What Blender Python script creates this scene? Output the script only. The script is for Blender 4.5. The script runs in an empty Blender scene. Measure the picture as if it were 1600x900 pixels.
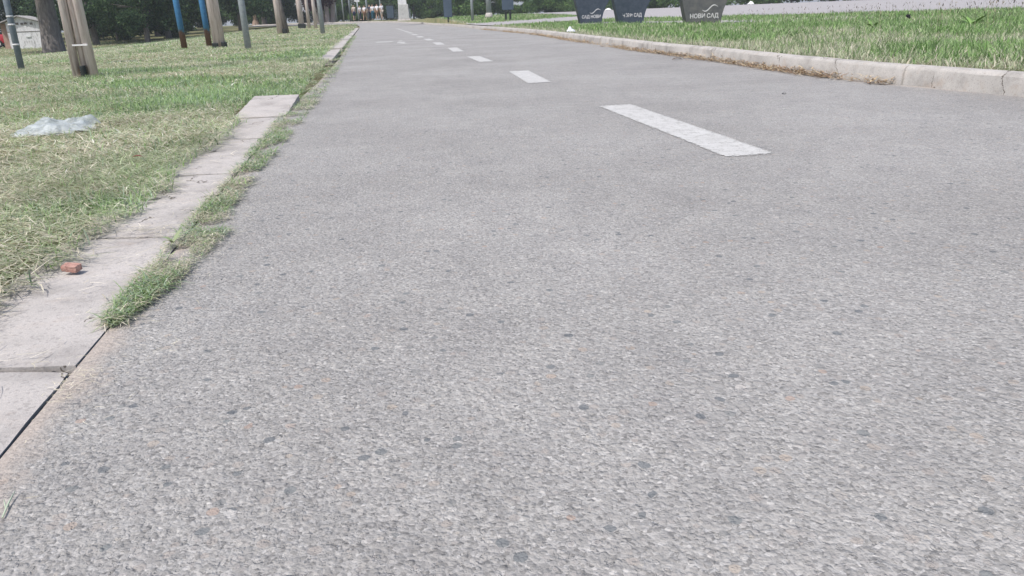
import bpy, bmesh, math, random
import numpy as np
from mathutils import Vector, Matrix, noise as mnoise
random.seed(7); rng = np.random.default_rng(11)
scene = bpy.context.scene
C = scene.collection
R = math.radians

# ------------------------------------------------------------------ camera
F, PITCH, ROLL, CAMH = 1200.0, R(19.6), math.atan(0.04), 0.5
cam_d = bpy.data.cameras.new('camera'); cam = bpy.data.objects.new('camera', cam_d); C.objects.link(cam)
cam_d.sensor_width = 36; cam_d.lens = 36*F/1600; cam_d.clip_start = 0.02; cam_d.clip_end = 4000
er = Vector((1, 0, 0)); eu = Vector((0, math.sin(PITCH), math.cos(PITCH))); ef = Vector((0, math.cos(PITCH), -math.sin(PITCH)))
cx = er*math.cos(ROLL) - eu*math.sin(ROLL); cy = er*math.sin(ROLL) + eu*math.cos(ROLL)
cam.matrix_world = Matrix(((cx.x, cy.x, -ef.x, 0), (cx.y, cy.y, -ef.y, 0), (cx.z, cy.z, -ef.z, CAMH), (0, 0, 0, 1)))
scene.camera = cam

# ------------------------------------------------------------------ light
SUN_TO = Vector((-0.52, -0.84, 1.62)).normalized()
w = bpy.data.worlds.new('World'); scene.world = w; w.use_nodes = True
nt = w.node_tree; bg = nt.nodes['Background']; sky = nt.nodes.new('ShaderNodeTexSky')
sky.sky_type = 'NISHITA'; sky.sun_disc = False
sky.sun_elevation = math.asin(SUN_TO.z); sky.sun_rotation = math.atan2(SUN_TO.x, SUN_TO.y)
sky.air_density = 1.0; sky.dust_density = 2.5; sky.ozone_density = 1.0
nt.links.new(sky.outputs[0], bg.inputs[0]); bg.inputs[1].default_value = 0.15
sd = bpy.data.lights.new('sun', 'SUN'); so = bpy.data.objects.new('sun', sd); C.objects.link(so)
sd.energy = 3.0; sd.angle = R(0.6); sd.color = (1, 0.955, 0.9)
so.rotation_euler = SUN_TO.to_track_quat('Z', 'Y').to_euler(); so.location = (0, 0, 30)
vs = scene.view_settings; vs.view_transform = 'Standard'; vs.look = 'None'; vs.exposure = 0.35; vs.gamma = 1

# ------------------------------------------------------------------ terrain
def ss(a, b, x):
    t = min(1, max(0, (x-a)/(b-a))); return t*t*(3-2*t)
def rise(y): return .42*ss(45, 105, y)
LE = [(-.178, -2), (-.51, 0), (-1.456, 5.7), (-1.63, 7.0), (-2.32, 11.4), (-3.84, 20.4), (-6.02, 33.4), (-9.6, 55), (-11.1, 63.5), (-12.7, 70.5), (-15.4, 76.0), (-20, 79.5), (-27, 82)]
RE = [(3.75, -2), (3.43, 0), (2.73, 4.11), (2.38, 5.0), (2.20, 6.3), (2.02, 8.2), (1.80, 9.7), (.77, 20.8), (-.56, 30), (-3.16, 48), (-7.0, 65), (-10.3, 75.5), (-15, 84), (-21, 88.5), (-29, 91.5)]
def xl(y): return -.51-.166*y
def xr(y):
    for a, b in zip(RE[:9], RE[1:10]):
        if y <= b[1]: return a[0]+(b[0]-a[0])*(y-a[1])/(b[1]-a[1])
    a, b = RE[8], RE[9]; return b[0]+(y-b[1])*(b[0]-a[0])/(b[1]-a[1])
def left_drop(x, y):
    s = xl(y)-x
    return -.7*ss(5, 20, s)*(1-ss(60, 130, y))
def TL(x, y): return rise(y)+left_drop(x, y)
def TR(x, y): return .10+.35*ss(34, 60, y)+.05*ss(60, 105, y)

# ------------------------------------------------------------------ helpers
def link(o, parent=None):
    C.objects.link(o)
    if parent: o.parent = parent
    return o
def tag(o, label=None, cat=None, group=None, kind=None):
    if label: o['label'] = label
    if cat: o['category'] = cat
    if group: o['group'] = group
    if kind: o['kind'] = kind
    return o
def empty(name, loc, rz=0, label=None, cat=None, group=None):
    o = bpy.data.objects.new(name, None); link(o); o.location = loc; o.rotation_euler = (0, 0, rz); o.empty_display_size = .1
    return tag(o, label, cat, group)
def copy_tree(o, parent=None):
    c = o.copy(); C.objects.link(c)
    if parent: c.parent = parent
    for ch in list(o.children): copy_tree(ch, c)
    return c
class MB:
    def __init__(s): s.v = []; s.f = []
    def box(s, c, d, rz=0, taper=1.0):
        x, y, z = [k/2 for k in d]; b = len(s.v)
        for sx, sy, sz in ((-1,-1,-1),(1,-1,-1),(1,1,-1),(-1,1,-1),(-1,-1,1),(1,-1,1),(1,1,1),(-1,1,1)):
            t = taper if sz > 0 else 1
            px, py = sx*x*t, sy*y*t
            s.v.append((c[0]+px*math.cos(rz)-py*math.sin(rz), c[1]+px*math.sin(rz)+py*math.cos(rz), c[2]+sz*z))
        s.f += [tuple(b+i for i in q) for q in ((3,2,1,0),(4,5,6,7),(0,1,5,4),(1,2,6,5),(2,3,7,6),(3,0,4,7))]
        return s
    def tube(s, pts, rad, n=12, cap=True):
        pts = [Vector(p) for p in pts]
        if not isinstance(rad, (list, tuple)): rad = [rad]*len(pts)
        rings = []; ref = None
        for i, p in enumerate(pts):
            d = (pts[min(i+1, len(pts)-1)]-pts[max(i-1, 0)]).normalized()
            if ref is None: ref = Vector((1, 0, 0)) if abs(d.x) < .8 else Vector((0, 1, 0))
            u = (ref-d*ref.dot(d)).normalized(); v = d.cross(u); ref = u
            b = len(s.v); rings.append(b)
            for k in range(n):
                a = 2*math.pi*k/n; s.v.append(tuple(p+(u*math.cos(a)+v*math.sin(a))*rad[i]))
        for a, b in zip(rings, rings[1:]):
            for k in range(n): s.f.append((a+k, a+(k+1) % n, b+(k+1) % n, b+k))
        if cap:
            s.f.append(tuple(rings[0]+k for k in reversed(range(n)))); s.f.append(tuple(rings[-1]+k for k in range(n)))
        return s
    def prism(s, poly, y0, y1):      # outline in xz, extruded in y
        b = len(s.v); n = len(poly)
        for y in (y0, y1):
            for x, z in poly: s.v.append((x, y, z))
        s.f.append(tuple(b+i for i in range(n))); s.f.append(tuple(b+n+i for i in reversed(range(n))))
        for i in range(n):
            j = (i+1) % n; s.f.append((b+i, b+n+i, b+n+j, b+j))
        return s
    def build(s, name, mat, parent=None, smooth=False, bevel=0):
        me = bpy.data.meshes.new(name); me.from_pydata(s.v, [], s.f)
        bm = bmesh.new(); bm.from_mesh(me); bmesh.ops.recalc_face_normals(bm, faces=bm.faces)
        if bevel:
            es = [e for e in bm.edges if len(e.link_faces) == 2 and e.calc_face_angle(0) > .6]
            bmesh.ops.bevel(bm, geom=es, offset=bevel, segments=2, affect='EDGES', profile=.6)
        bm.to_mesh(me); bm.free(); me.materials.append(mat)
        if smooth: me.shade_smooth()
        return link(bpy.data.objects.new(name, me), parent)

# ------------------------------------------------------------------ materials
def mat(name, rough=.85, spec=.3):
    m = bpy.data.materials.new(name); m.use_nodes = True
    b = m.node_tree.nodes['Principled BSDF']; b.inputs['Roughness'].default_value = rough
    b.inputs['Specular IOR Level'].default_value = spec
    return m, m.node_tree, b
def N(t, typ, **k):
    n = t.nodes.new(typ)
    for a, v in k.items(): setattr(n, a, v)
    return n
def ramp(t, src, stops, interp='LINEAR'):
    r = N(t, 'ShaderNodeValToRGB'); r.color_ramp.interpolation = interp
    els = r.color_ramp.elements
    while len(els) < len(stops): els.new(.5)
    for e, (p, c) in zip(els, stops):
        e.position = p; e.color = (*c, 1) if len(c) == 3 else c
    t.links.new(src, r.inputs[0]); return r.outputs[0]
def mixc(t, f, a, b, mode='MIX'):
    m = N(t, 'ShaderNodeMix', data_type='RGBA', blend_type=mode)
    for i, s in ((0, f), (6, a), (7, b)):
        if hasattr(s, 'links'): t.links.new(s, m.inputs[i])
        else: m.inputs[i].default_value = s if i == 0 else ((*s, 1) if len(s) == 3 else s)
    return m.outputs[2]
def math_(t, op, a, b=0.0, c=None, clamp=False):
    m = N(t, 'ShaderNodeMath', operation=op); m.use_clamp = clamp
    for i, s in enumerate((a, b) if c is None else (a, b, c)):
        if hasattr(s, 'links'): t.links.new(s, m.inputs[i])
        else: m.inputs[i].default_value = s
    return m.outputs[0]
def obj_co(t):
    return N(t, 'ShaderNodeTexCoord').outputs['Object']
def geo_pos(t): return N(t, 'ShaderNodeNewGeometry').outputs['Position']
def noise(t, co, scale, detail=4, rough=.6, out='Fac', dist=0):
    n = N(t, 'ShaderNodeTexNoise'); n.inputs['Scale'].default_value = scale; n.inputs['Detail'].default_value = detail
    n.inputs['Roughness'].default_value = rough; n.inputs['Distortion'].default_value = dist; t.links.new(co, n.inputs['Vector']); return n.outputs[out]
def voro(t, co, scale, feature='F1', rnd=1.0):
    n = N(t, 'ShaderNodeTexVoronoi', feature=feature); n.inputs['Scale'].default_value = scale; n.inputs['Randomness'].default_value = rnd
    t.links.new(co, n.inputs['Vector']); return n
def bump(t, h, b, strength=.5, dist=.01, nrm=None):
    n = N(t, 'ShaderNodeBump'); n.inputs['Strength'].default_value = strength; n.inputs['Distance'].default_value = dist
    t.links.new(h, n.inputs['Height'])
    if nrm is not None: t.links.new(nrm, n.inputs['Normal'])
    if b is not None: t.links.new(n.outputs[0], b.inputs['Normal'])
    return n.outputs[0]
def plain(name, c1, c2, scale=20, rough=.8, bs=.3, bd=.003, spec=.3, metal=0, detail=6):
    m, t, b = mat(name, rough, spec); co = obj_co(t)
    f = noise(t, co, scale, detail, .65)
    t.links.new(ramp(t, f, [(.35, c1), (.65, c2)]), b.inputs['Base Color']); b.inputs['Metallic'].default_value = metal
    bump(t, noise(t, co, scale*4, 4), b, bs, bd); return m
def streaky(name, c1, c2, c3, scale=(18, 18, 1.2), rough=.85):
    m, t, b = mat(name, rough); co = obj_co(t)
    mp = N(t, 'ShaderNodeMapping'); mp.inputs['Scale'].default_value = scale; t.links.new(co, mp.inputs[0])
    f = noise(t, mp.outputs[0], 1.6, 7, .7)
    t.links.new(ramp(t, f, [(.3, c1), (.5, c2), (.72, c3)]), b.inputs['Base Color'])
    bump(t, f, b, .6, .006); return m

# asphalt: aggregate stones set in a worn grey binder
def asphalt():
    m, t, b = mat('asphalt', .82, .25); co = geo_pos(t)
    wob = noise(t, co, 60, 2, .5, 'Color')
    va = N(t, 'ShaderNodeVectorMath', operation='MULTIPLY_ADD'); t.links.new(wob, va.inputs[0]); va.inputs[1].default_value = (.006,)*3; t.links.new(co, va.inputs[2]); cw = va.outputs[0]
    big = voro(t, cw, 54); med = voro(t, cw, 112); fin = voro(t, cw, 250)
    sep = lambda o: N(t, 'ShaderNodeSeparateColor')
    sb = sep(0); t.links.new(big.outputs['Color'], sb.inputs[0])
    sm = sep(0); t.links.new(med.outputs['Color'], sm.inputs[0])
    sf = sep(0); t.links.new(fin.outputs['Color'], sf.inputs[0])
    g = lambda v: (v*1.03, v*.995, v*.95)
    cf = ramp(t, sf.outputs[0], [(0, g(.19)), (.2, g(.26)), (.6, g(.32)), (.93, g(.37)), (1, g(.46))])
    cm = ramp(t, sm.outputs[0], [(0, g(.19)), (.12, g(.25)), (.5, g(.295)), (.8, (.335, .312, .295)), (.93, g(.35)), (.985, (.40, .37, .33)), (1, (.48, .46, .44))])
    cb = ramp(t, sb.outputs[0], [(0, (.13, .14, .15)), (.06, (.19, .20, .20)), (.1, g(.255)), (.55, g(.30)), (.9, (.33, .30, .275)), (.965, (.37, .325, .28)), (.99, (.34, .265, .225)), (1, g(.45))])
    # fine matrix everywhere, medium stones over it, a few big ones
    mm = math_(t, 'MULTIPLY', math_(t, 'LESS_THAN', med.outputs['Distance'], .36), math_(t, 'GREATER_THAN', sm.outputs[1], .38))
    mb = math_(t, 'MULTIPLY', math_(t, 'LESS_THAN', big.outputs['Distance'], .40), math_(t, 'GREATER_THAN', sb.outputs[1], .60))
    c = mixc(t, math_(t, 'MULTIPLY', mm, .8), cf, cm); c = mixc(t, math_(t, 'MULTIPLY', mb, .85), c, cb)
    # large soft stains, worn lanes
    st = noise(t, co, .9, 5, .6); c = mixc(t, .8, c, ramp(t, st, [(.3, (.80, .795, .79)), (.7, (1.10, 1.10, 1.10))]), 'MULTIPLY')
    st2 = noise(t, co, 7, 4, .65); c = mixc(t, .6, c, ramp(t, st2, [(.3, (.86, .86, .87)), (.7, (1.1, 1.095, 1.08))]), 'MULTIPLY')
    # sandy dust and debris that gathers along both edges
    at = N(t, 'ShaderNodeAttribute', attribute_name='edge'); dn = noise(t, co, 9, 6, .7)
    df = math_(t, 'ADD', math_(t, 'MULTIPLY', at.outputs['Fac'], 1.0), math_(t, 'MULTIPLY', math_(t, 'SUBTRACT', dn, .5), 1.1), clamp=True)
    dust = ramp(t, noise(t, co, 200, 3), [(.3, (.30, .255, .22)), (.7, (.46, .40, .35))])
    dmask = ramp(t, df, [(.42, (0, 0, 0)), (.85, (.85, .85, .85))]); c = mixc(t, dmask, c, dust)
    t.links.new(c, b.inputs['Base Color'])
    # relief
    hm = ramp(t, med.outputs['Distance'], [(0, (1,)*3), (.42, (.7,)*3), (.6, (0,)*3)])
    hb = math_(t, 'MULTIPLY', mb, 1.0)
    hf = ramp(t, fin.outputs['Distance'], [(0, (1,)*3), (.6, (0,)*3)])
    pit = ramp(t, noise(t, co, 90, 3, .6), [(.30, (0,)*3), (.42, (1,)*3)])
    h = math_(t, 'ADD', math_(t, 'MULTIPLY', hm, math_(t, 'ADD', sm.outputs[2], .3)), math_(t, 'MULTIPLY', hf, .5))
    h = math_(t, 'ADD', h, math_(t, 'MULTIPLY', hb, .8)); h = math_(t, 'ADD', h, math_(t, 'MULTIPLY', pit, 1.3))
    h = math_(t, 'ADD', h, math_(t, 'MULTIPLY', noise(t, co, 34, 4, .65), 4.0))
    flat = math_(t, 'SUBTRACT', 1.0, math_(t, 'MULTIPLY', dmask, .75))
    h = math_(t, 'MULTIPLY', h, flat)
    bump(t, h, b, .75, .0022)
    return m
M = {}
M['asphalt'] = asphalt()
def paint():
    m, t, b = mat('road_paint', .7, .3); co = geo_pos(t)
    v = voro(t, co, 150); n = noise(t, co, 26, 5, .7)
    f = math_(t, 'ADD', math_(t, 'MULTIPLY', v.outputs['Distance'], .35), n)
    c = ramp(t, noise(t, co, 8, 5), [(.3, (.45, .44, .42)), (.7, (.53, .52, .50))])
    c = mixc(t, ramp(t, f, [(.70, (0,)*3), (.82, (1,)*3)]), c, (.33, .32, .30))
    t.links.new(c, b.inputs['Base Color'])
    h = math_(t, 'ADD', math_(t, 'MULTIPLY', v.outputs['Distance'], -1), math_(t, 'MULTIPLY', noise(t, co, 200, 3), .8)); bump(t, h, b, .5, .002)
    # paint survives only where it still sticks: holes at the ragged rim
    at = N(t, 'ShaderNodeAttribute', attribute_name='edge')
    hole = math_(t, 'GREATER_THAN', math_(t, 'ADD', at.outputs['Fac'], math_(t, 'MULTIPLY', math_(t, 'SUBTRACT', noise(t, co, 70, 7, .8), .5), 2.4)), .80)
    tr = N(t, 'ShaderNodeBsdfTransparent'); mx = N(t, 'ShaderNodeMixShader'); out = t.nodes['Material Output']
    t.links.new(hole, mx.inputs[0]); t.links.new(b.outputs[0], mx.inputs[1]); t.links.new(tr.outputs[0], mx.inputs[2]); t.links.new(mx.outputs[0], out.inputs[0])
    return m
M['paint'] = paint()
def N_va(t, co):
    va = N(t, 'ShaderNodeVectorMath', operation='MULTIPLY_ADD'); t.links.new(noise(t, co, 9, 4, .7, 'Color'), va.inputs[0]); va.inputs[1].default_value = (.12,)*3; t.links.new(co, va.inputs[2]); return va.outputs[0]
def concrete(name, base, rust=.0, dark=.75):
    m, t, b = mat(name, .88, .2); co = geo_pos(t)
    f = noise(t, co, 5, 8, .7); fine = noise(t, co, 260, 3, .7)
    lo = tuple(v*dark for v in base); hi = tuple(min(1, v*1.12) for v in base)
    c = ramp(t, f, [(.3, lo), (.5, base), (.72, hi)])
    c = mixc(t, .55, c, ramp(t, fine, [(.3, (.72,)*3), (.7, (1.15,)*3)]), 'MULTIPLY')
    sp = voro(t, co, 190); ss_ = N(t, 'ShaderNodeSeparateColor'); t.links.new(sp.outputs['Color'], ss_.inputs[0])
    c = mixc(t, math_(t, 'MULTIPLY', math_(t, 'GREATER_THAN', ss_.outputs[0], .9), .5), c, tuple(v*.6 for v in base))
    crk = voro(t, N_va(t, co), 2.3, 'DISTANCE_TO_EDGE'); c = mixc(t, math_(t, 'MULTIPLY', math_(t, 'LESS_THAN', crk.outputs['Distance'], .006), math_(t, 'GREATER_THAN', noise(t, co, 3, 2), .53)), c, (.13, .115, .10))
    if rust: c = mixc(t, math_(t, 'MULTIPLY', ramp(t, noise(t, co, 11, 5), [(.55, (0,)*3), (.75, (1,)*3)]), rust), c, (.34, .25, .18))
    t.links.new(c, b.inputs['Base Color'])
    h = math_(t, 'ADD', math_(t, 'MULTIPLY', f, 3), fine); bump(t, h, b, .5, .0025)
    return m
M['slab'] = concrete('slab_concrete', (.44, .41, .385), .25, .68)
M['kerb'] = concrete('kerb_concrete', (.44, .415, .385), .45, .62)
M['far_concrete'] = concrete('far_concrete', (.37, .35, .345))
def soil():
    m, t, b = mat('soil', .95, .1); co = geo_pos(t)
    f = noise(t, co, 1.1, 8, .72); g = noise(t, co, 30, 5, .7)
    c = ramp(t, g, [(.3, (.12, .105, .06)), (.5, (.24, .215, .125)), (.7, (.36, .32, .20))])
    c = mixc(t, ramp(t, f, [(.42, (0,)*3), (.6, (.75,)*3)]), c, ramp(t, g, [(.3, (.06, .09, .03)), (.7, (.15, .2, .08))]))
    t.links.new(c, b.inputs['Base Color']); bump(t, g, b, .8, .02); return m
M['soil'] = soil()
def blade_mat(name, trans=.35, rough=.7):
    m, t, b = mat(name, rough, .25)
    at = N(t, 'ShaderNodeAttribute', attribute_name='tint'); t.links.new(at.outputs['Color'], b.inputs['Base Color'])
    tl = N(t, 'ShaderNodeBsdfTranslucent'); t.links.new(at.outputs['Color'], tl.inputs[0])
    mx = N(t, 'ShaderNodeMixShader'); mx.inputs[0].default_value = trans; out = t.nodes['Material Output']
    t.links.new(b.outputs[0], mx.inputs[1]); t.links.new(tl.outputs[0], mx.inputs[2]); t.links.new(mx.outputs[0], out.inputs[0])
    return m
M['blade'] = blade_mat('grass_blade'); M['straw'] = blade_mat('straw', .2); M['leaf'] = blade_mat('leaf', .35, .6)
M['wood'] = streaky('weathered_pole_wood', (.30, .22, .19), (.60, .52, .49), (.74, .66, .63))
M['bark'] = streaky('bark', (.07, .06, .055), (.15, .135, .125), (.24, .215, .20), (7, 7, 1.5))
M['pale_bark'] = streaky('pale_bark', (.20, .16, .145), (.32, .27, .245), (.42, .37, .34), (5, 5, 1))
M['black_plastic'] = plain('black_plastic', (.012, .016, .016), (.03, .035, .035), 30, .5)
M['steel'] = plain('galvanised_post', (.24, .27, .29), (.34, .37, .39), 15, .5, .1, .001, .4)
M['dark_steel'] = plain('grey_post', (.13, .16, .19), (.19, .22, .25), 15, .5, .1, .001, .4)
M['strap'] = plain('strap_metal', (.5, .5, .5), (.6, .6, .6), 15, .4)
M['rust'] = plain('rust', (.10, .055, .04), (.20, .11, .08), 25, .85)
M['planter'] = plain('planter_coating', (.032, .045, .062), (.055, .07, .09), 9, .55, .15, .002)
M['planter_worn'] = plain('planter_coating_sun_bleached', (.075, .08, .085), (.12, .12, .115), 7, .7, .15, .002)
M['lettering'] = plain('white_lettering', (.5, .5, .5), (.62, .62, .62), 40, .6)
M['board'] = plain('board_blue_grey', (.045, .065, .09), (.06, .085, .12), 10, .5)
M['red_brick'] = plain('brick', (.33, .17, .14), (.46, .29, .24), 90, .9, .6, .003)
M['skin'] = plain('skin', (.5, .33, .25), (.56, .38, .29), 10, .6)
M['hair'] = plain('hair', (.02, .015, .012), (.04, .03, .025), 30, .6)
M['glass'] = plain('car_glass', (.02, .025, .03), (.03, .035, .04), 5, .08, 0, .001, .6)
M['tyre'] = plain('tyre_rubber', (.015,)*3, (.025,)*3, 30, .8)
M['red_paint'] = plain('red_car_paint', (.40, .015, .03), (.45, .02, .035), 5, .25, 0, .001, .5)
M['white_sign'] = plain('white_sign', (.6, .62, .62), (.7, .72, .72), 8, .5)
def flat_mat(n, c): return plain(n, tuple(v*.9 for v in c), tuple(min(1, v*1.08) for v in c), 12, .8)

def blue_pole():
    m, t, b = mat('blue_paint_over_rust', .6); co = obj_co(t)
    sx = N(t, 'ShaderNodeSeparateXYZ'); t.links.new(co, sx.inputs[0])
    f = math_(t, 'ADD', sx.outputs[2], math_(t, 'MULTIPLY', math_(t, 'SUBTRACT', noise(t, co, 7, 5, .7), .5), .5))
    c = ramp(t, f, [(.38, (.15, .09, .07)), (.46, (.06, .17, .27)), (.6, (.06, .19, .36))])
    c = mixc(t, .4, c, ramp(t, noise(t, co, 14, 6), [(.35, (.7,)*3), (.65, (1.3,)*3)]), 'MULTIPLY')
    t.links.new(c, b.inputs['Base Color']); bump(t, noise(t, co, 40, 4), b, .3, .002); return m
M['blue_pole'] = blue_pole()
def bag_mat():
    m, t, b = mat('thin_clear_plastic', .28, .6); co = obj_co(t)
    b.inputs['Base Color'].default_value = (.52, .56, .56, 1)
    bump(t, noise(t, co, 45, 6, .7, dist=.6), b, .7, .01)
    tr = N(t, 'ShaderNodeBsdfTransparent'); tr.inputs[0].default_value = (.93, .95, .95, 1); mx = N(t, 'ShaderNodeMixShader'); out = t.nodes['Material Output']
    t.links.new(ramp(t, noise(t, co, 20, 5, .6), [(.35, (.40,)*3), (.65, (.85,)*3)]), mx.inputs[0])
    t.links.new(tr.outputs[0], mx.inputs[1]); t.links.new(b.outputs[0], mx.inputs[2]); t.links.new(mx.outputs[0], out.inputs[0]); return m
M['bag'] = bag_mat()

# ------------------------------------------------------------------ numpy mesh helper
def np_mesh(name, verts, quads, mat_, parent=None, tint=None, smooth=False, tris=None):
    me = bpy.data.meshes.new(name); nv = len(verts)
    nq = len(quads); ntr = 0 if tris is None else len(tris)
    me.vertices.add(nv); me.vertices.foreach_set('co', np.ascontiguousarray(verts, dtype=np.float32).ravel())
    idx = np.asarray(quads, dtype=np.int32).ravel(); starts = np.arange(nq, dtype=np.int32)*4
    if ntr:
        starts = np.concatenate([starts, nq*4+np.arange(ntr, dtype=np.int32)*3]); idx = np.concatenate([idx, np.asarray(tris, dtype=np.int32).ravel()])
    me.loops.add(len(idx)); me.loops.foreach_set('vertex_index', idx)
    me.polygons.add(nq+ntr); me.polygons.foreach_set('loop_start', starts)
    me.update(calc_edges=True)
    if tint is not None:
        a = me.color_attributes.new('tint', 'FLOAT_COLOR', 'POINT')
        a.data.foreach_set('color', np.concatenate([tint, np.ones((nv, 1))], 1).astype(np.float32).ravel())
    me.materials.append(mat_)
    if smooth: me.shade_smooth()
    return link(bpy.data.objects.new(name, me), parent)

# ------------------------------------------------------------------ ground: one sheet to the horizon
def fbm(x, y, s=1.0): return mnoise.fractal(Vector((x*s, y*s, 3.7)), .8, 2.1, 4)
ys = [-4, -2, -1]
y = -.5
while y < 1500: ys.append(y); y += max(.06, .035*abs(y)) if y < 60 else (3 if y < 120 else .12*y)
Lo = [1500, 700, 350, 180, 120, 90, 70, 55, 45, 38, 32, 27, 23, 20, 18, 16, 14, 12, 10.5, 9, 8, 7, 6.2, 5.5, 4.8, 4.2, 3.7, 3.2, 2.8, 2.4, 2.1, 1.8, 1.55, 1.35, 1.15, 1.0, .88, .76, .66, .56, .48, .42, .36, .315]
Ro = [.13, .3, .5, .8, 1.2, 1.8, 2.6, 3.6, 5, 7, 9, 12, 16, 20, 26, 34, 45, 60, 85, 120, 200, 400, 800, 1500]
vs_, fs = [], []
ncol = len(Lo)+4+len(Ro)
for y in ys:
    yy = max(-2, y); a = xl(yy) if yy < 78 else xl(78)-(yy-78)*.0; b_ = xr(yy) if yy < 78 else xr(78)
    bend = 0
    for o in Lo:
        x = a-o; z = TL(x, yy) + (.012*fbm(x, y, 1.8) + .008*fbm(x, y, 6))*min(1, (o-.25)/.4) - .004 + .02*ss(.3, 1.2, o)
        if y > 62 and x > -60: z -= .06            # under the path where it bends left
        vs_.append((x, y, z))
    vs_ += [(a-.30, y, rise(yy)-.07), (a+.1, y, rise(yy)-.07), (b_-.05, y, rise(yy)-.07), (b_+.085, y, rise(yy)-.02)]
    for o in Ro:
        x = b_+o; vs_.append((x, y, TR(x, yy)-.01+.02*fbm(x, y, 1.5)*min(1, o/1.0) - (.05 if y > 78 else 0)))
for r in range(len(ys)-1):
    for c in range(ncol-1): k = r*ncol+c; fs.append((k, k+1, k+ncol+1, k+ncol))
g = MB(); g.v = vs_; g.f = fs
ground = g.build('ground', M['soil'], smooth=True); tag(ground, kind='structure')

# path: loft between left and right edge polylines (resampled by arc length, blending the bend)
def resample(pts, n, pw=1.0):
    P = np.array(pts, float); d = np.r_[0, np.cumsum(np.hypot(*np.diff(P, axis=0).T))]; s = np.linspace(0, 1, n)**pw*d[-1]
    return np.stack([np.interp(s, d, P[:, 0]), np.interp(s, d, P[:, 1])], 1)
def edge_attr(o, vals):
    a = o.data.attributes.new('edge', 'FLOAT', 'POINT'); a.data.foreach_set('value', np.array(vals, dtype=np.float32))
n = 420; A = resample(LE, n, 1.9); B = resample(RE, n, 1.9)
offs = [0, .03, .06, .1, .15, .22, .35, .6, 1.0, 1.5]
v, e = [], []
for i in range(n):
    a = Vector((*A[i], 0)); b_ = Vector((*B[i], 0)); wd = (b_-a).length; u = (b_-a)/wd
    cols = offs + [wd*.5] + [wd-o for o in reversed(offs)]
    for k, o in enumerate(cols):
        p = a+u*o; j = .001*fbm(p.x*1.0, p.y*4+5, 2) if k in (0,) else 0
        p = p+u*j
        z = rise(p.y) + .0015*fbm(p.x, p.y, .8) - (.001 if k == 0 else 0)
        v.append((p.x, p.y, z)); dl = o; dr = wd-o
        e.append(max(math.exp(-dl/.08)*(1.0 if p.y < 1.35 else .9), .85*math.exp(-dr/.09)))
nc = len(offs)*2+1
f = [(r*nc+c, r*nc+c+1, (r+1)*nc+c+1, (r+1)*nc+c) for r in range(n-1) for c in range(nc-1)]
g = MB(); g.v = v; g.f = f; path = g.build('path', M['asphalt'], smooth=True); edge_attr(path, e); tag(path, kind='structure')

# dashes
def dash(pn, pf, wn, idx):
    a = Vector((*pn, 0)); b_ = Vector((*pf, 0)); d = (b_-a).normalized(); s = Vector((d.y, -d.x, 0))
    L = (b_-a).length; v, e, f = [], [], []; nu, nv_ = max(6, int(L/.03)), 12
    for i in range(nu+1):
        for j in range(nv_+1):
            t, q = i/nu, j/nv_*2-1
            p = a+d*(L*t)+s*(wn*q)
            v.append((p.x, p.y, rise(p.y)+.0015*fbm(p.x, p.y, .8)+.0022)); e.append(max(1-min(t, 1-t)*L/.09, 1-(1-abs(q))*wn/.035, 0))
    f = [(i*(nv_+1)+j, (i+1)*(nv_+1)+j, (i+1)*(nv_+1)+j+1, i*(nv_+1)+j+1) for i in range(nu) for j in range(nv_)]
    g = MB(); g.v = v; g.f = f; o = g.build('lane_marking', M['paint']); edge_attr(o, e); tag(o, kind='structure')
D = [((.86, 2.68), (.61, 4.38)), ((.275, 6.02), (.14, 7.42)), ((-.185, 9.16), (-.39, 10.5)), ((-.66, 12.1), (-.86, 13.8)), ((-1.18, 15.5), (-1.4, 17.1)),
     ((-1.66, 18.8), (-1.9, 20.3)), ((-2.2, 22.1), (-2.42, 23.6)), ((-2.7, 25.4), (-2.94, 27)), ((-3.2, 28.8), (-3.5, 30.4)), ((-3.75, 32.2), (-4.0, 33.8)), ((-4.3, 35.6), (-4.55, 37.2)), ((-4.85, 39), (-5.1, 40.6)), ((-5.4, 42.5), (-5.65, 44))]
for i, (a, b_) in enumerate(D): dash(a, b_, .098 if i < 2 else .088, i)
# worn remains of a painted bicycle symbol
for a, b_, ww in (((-2.75, 18.7), (-2.78, 19.3), .2), ((-2.4, 18.9), (-2.44, 19.5), .05), ((-2.2, 17.6), (-2.3, 18.4), .09), ((-2.12, 16.9), (-2.1, 17.5), .05)):
    dash(a, b_, ww, 0)

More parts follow.
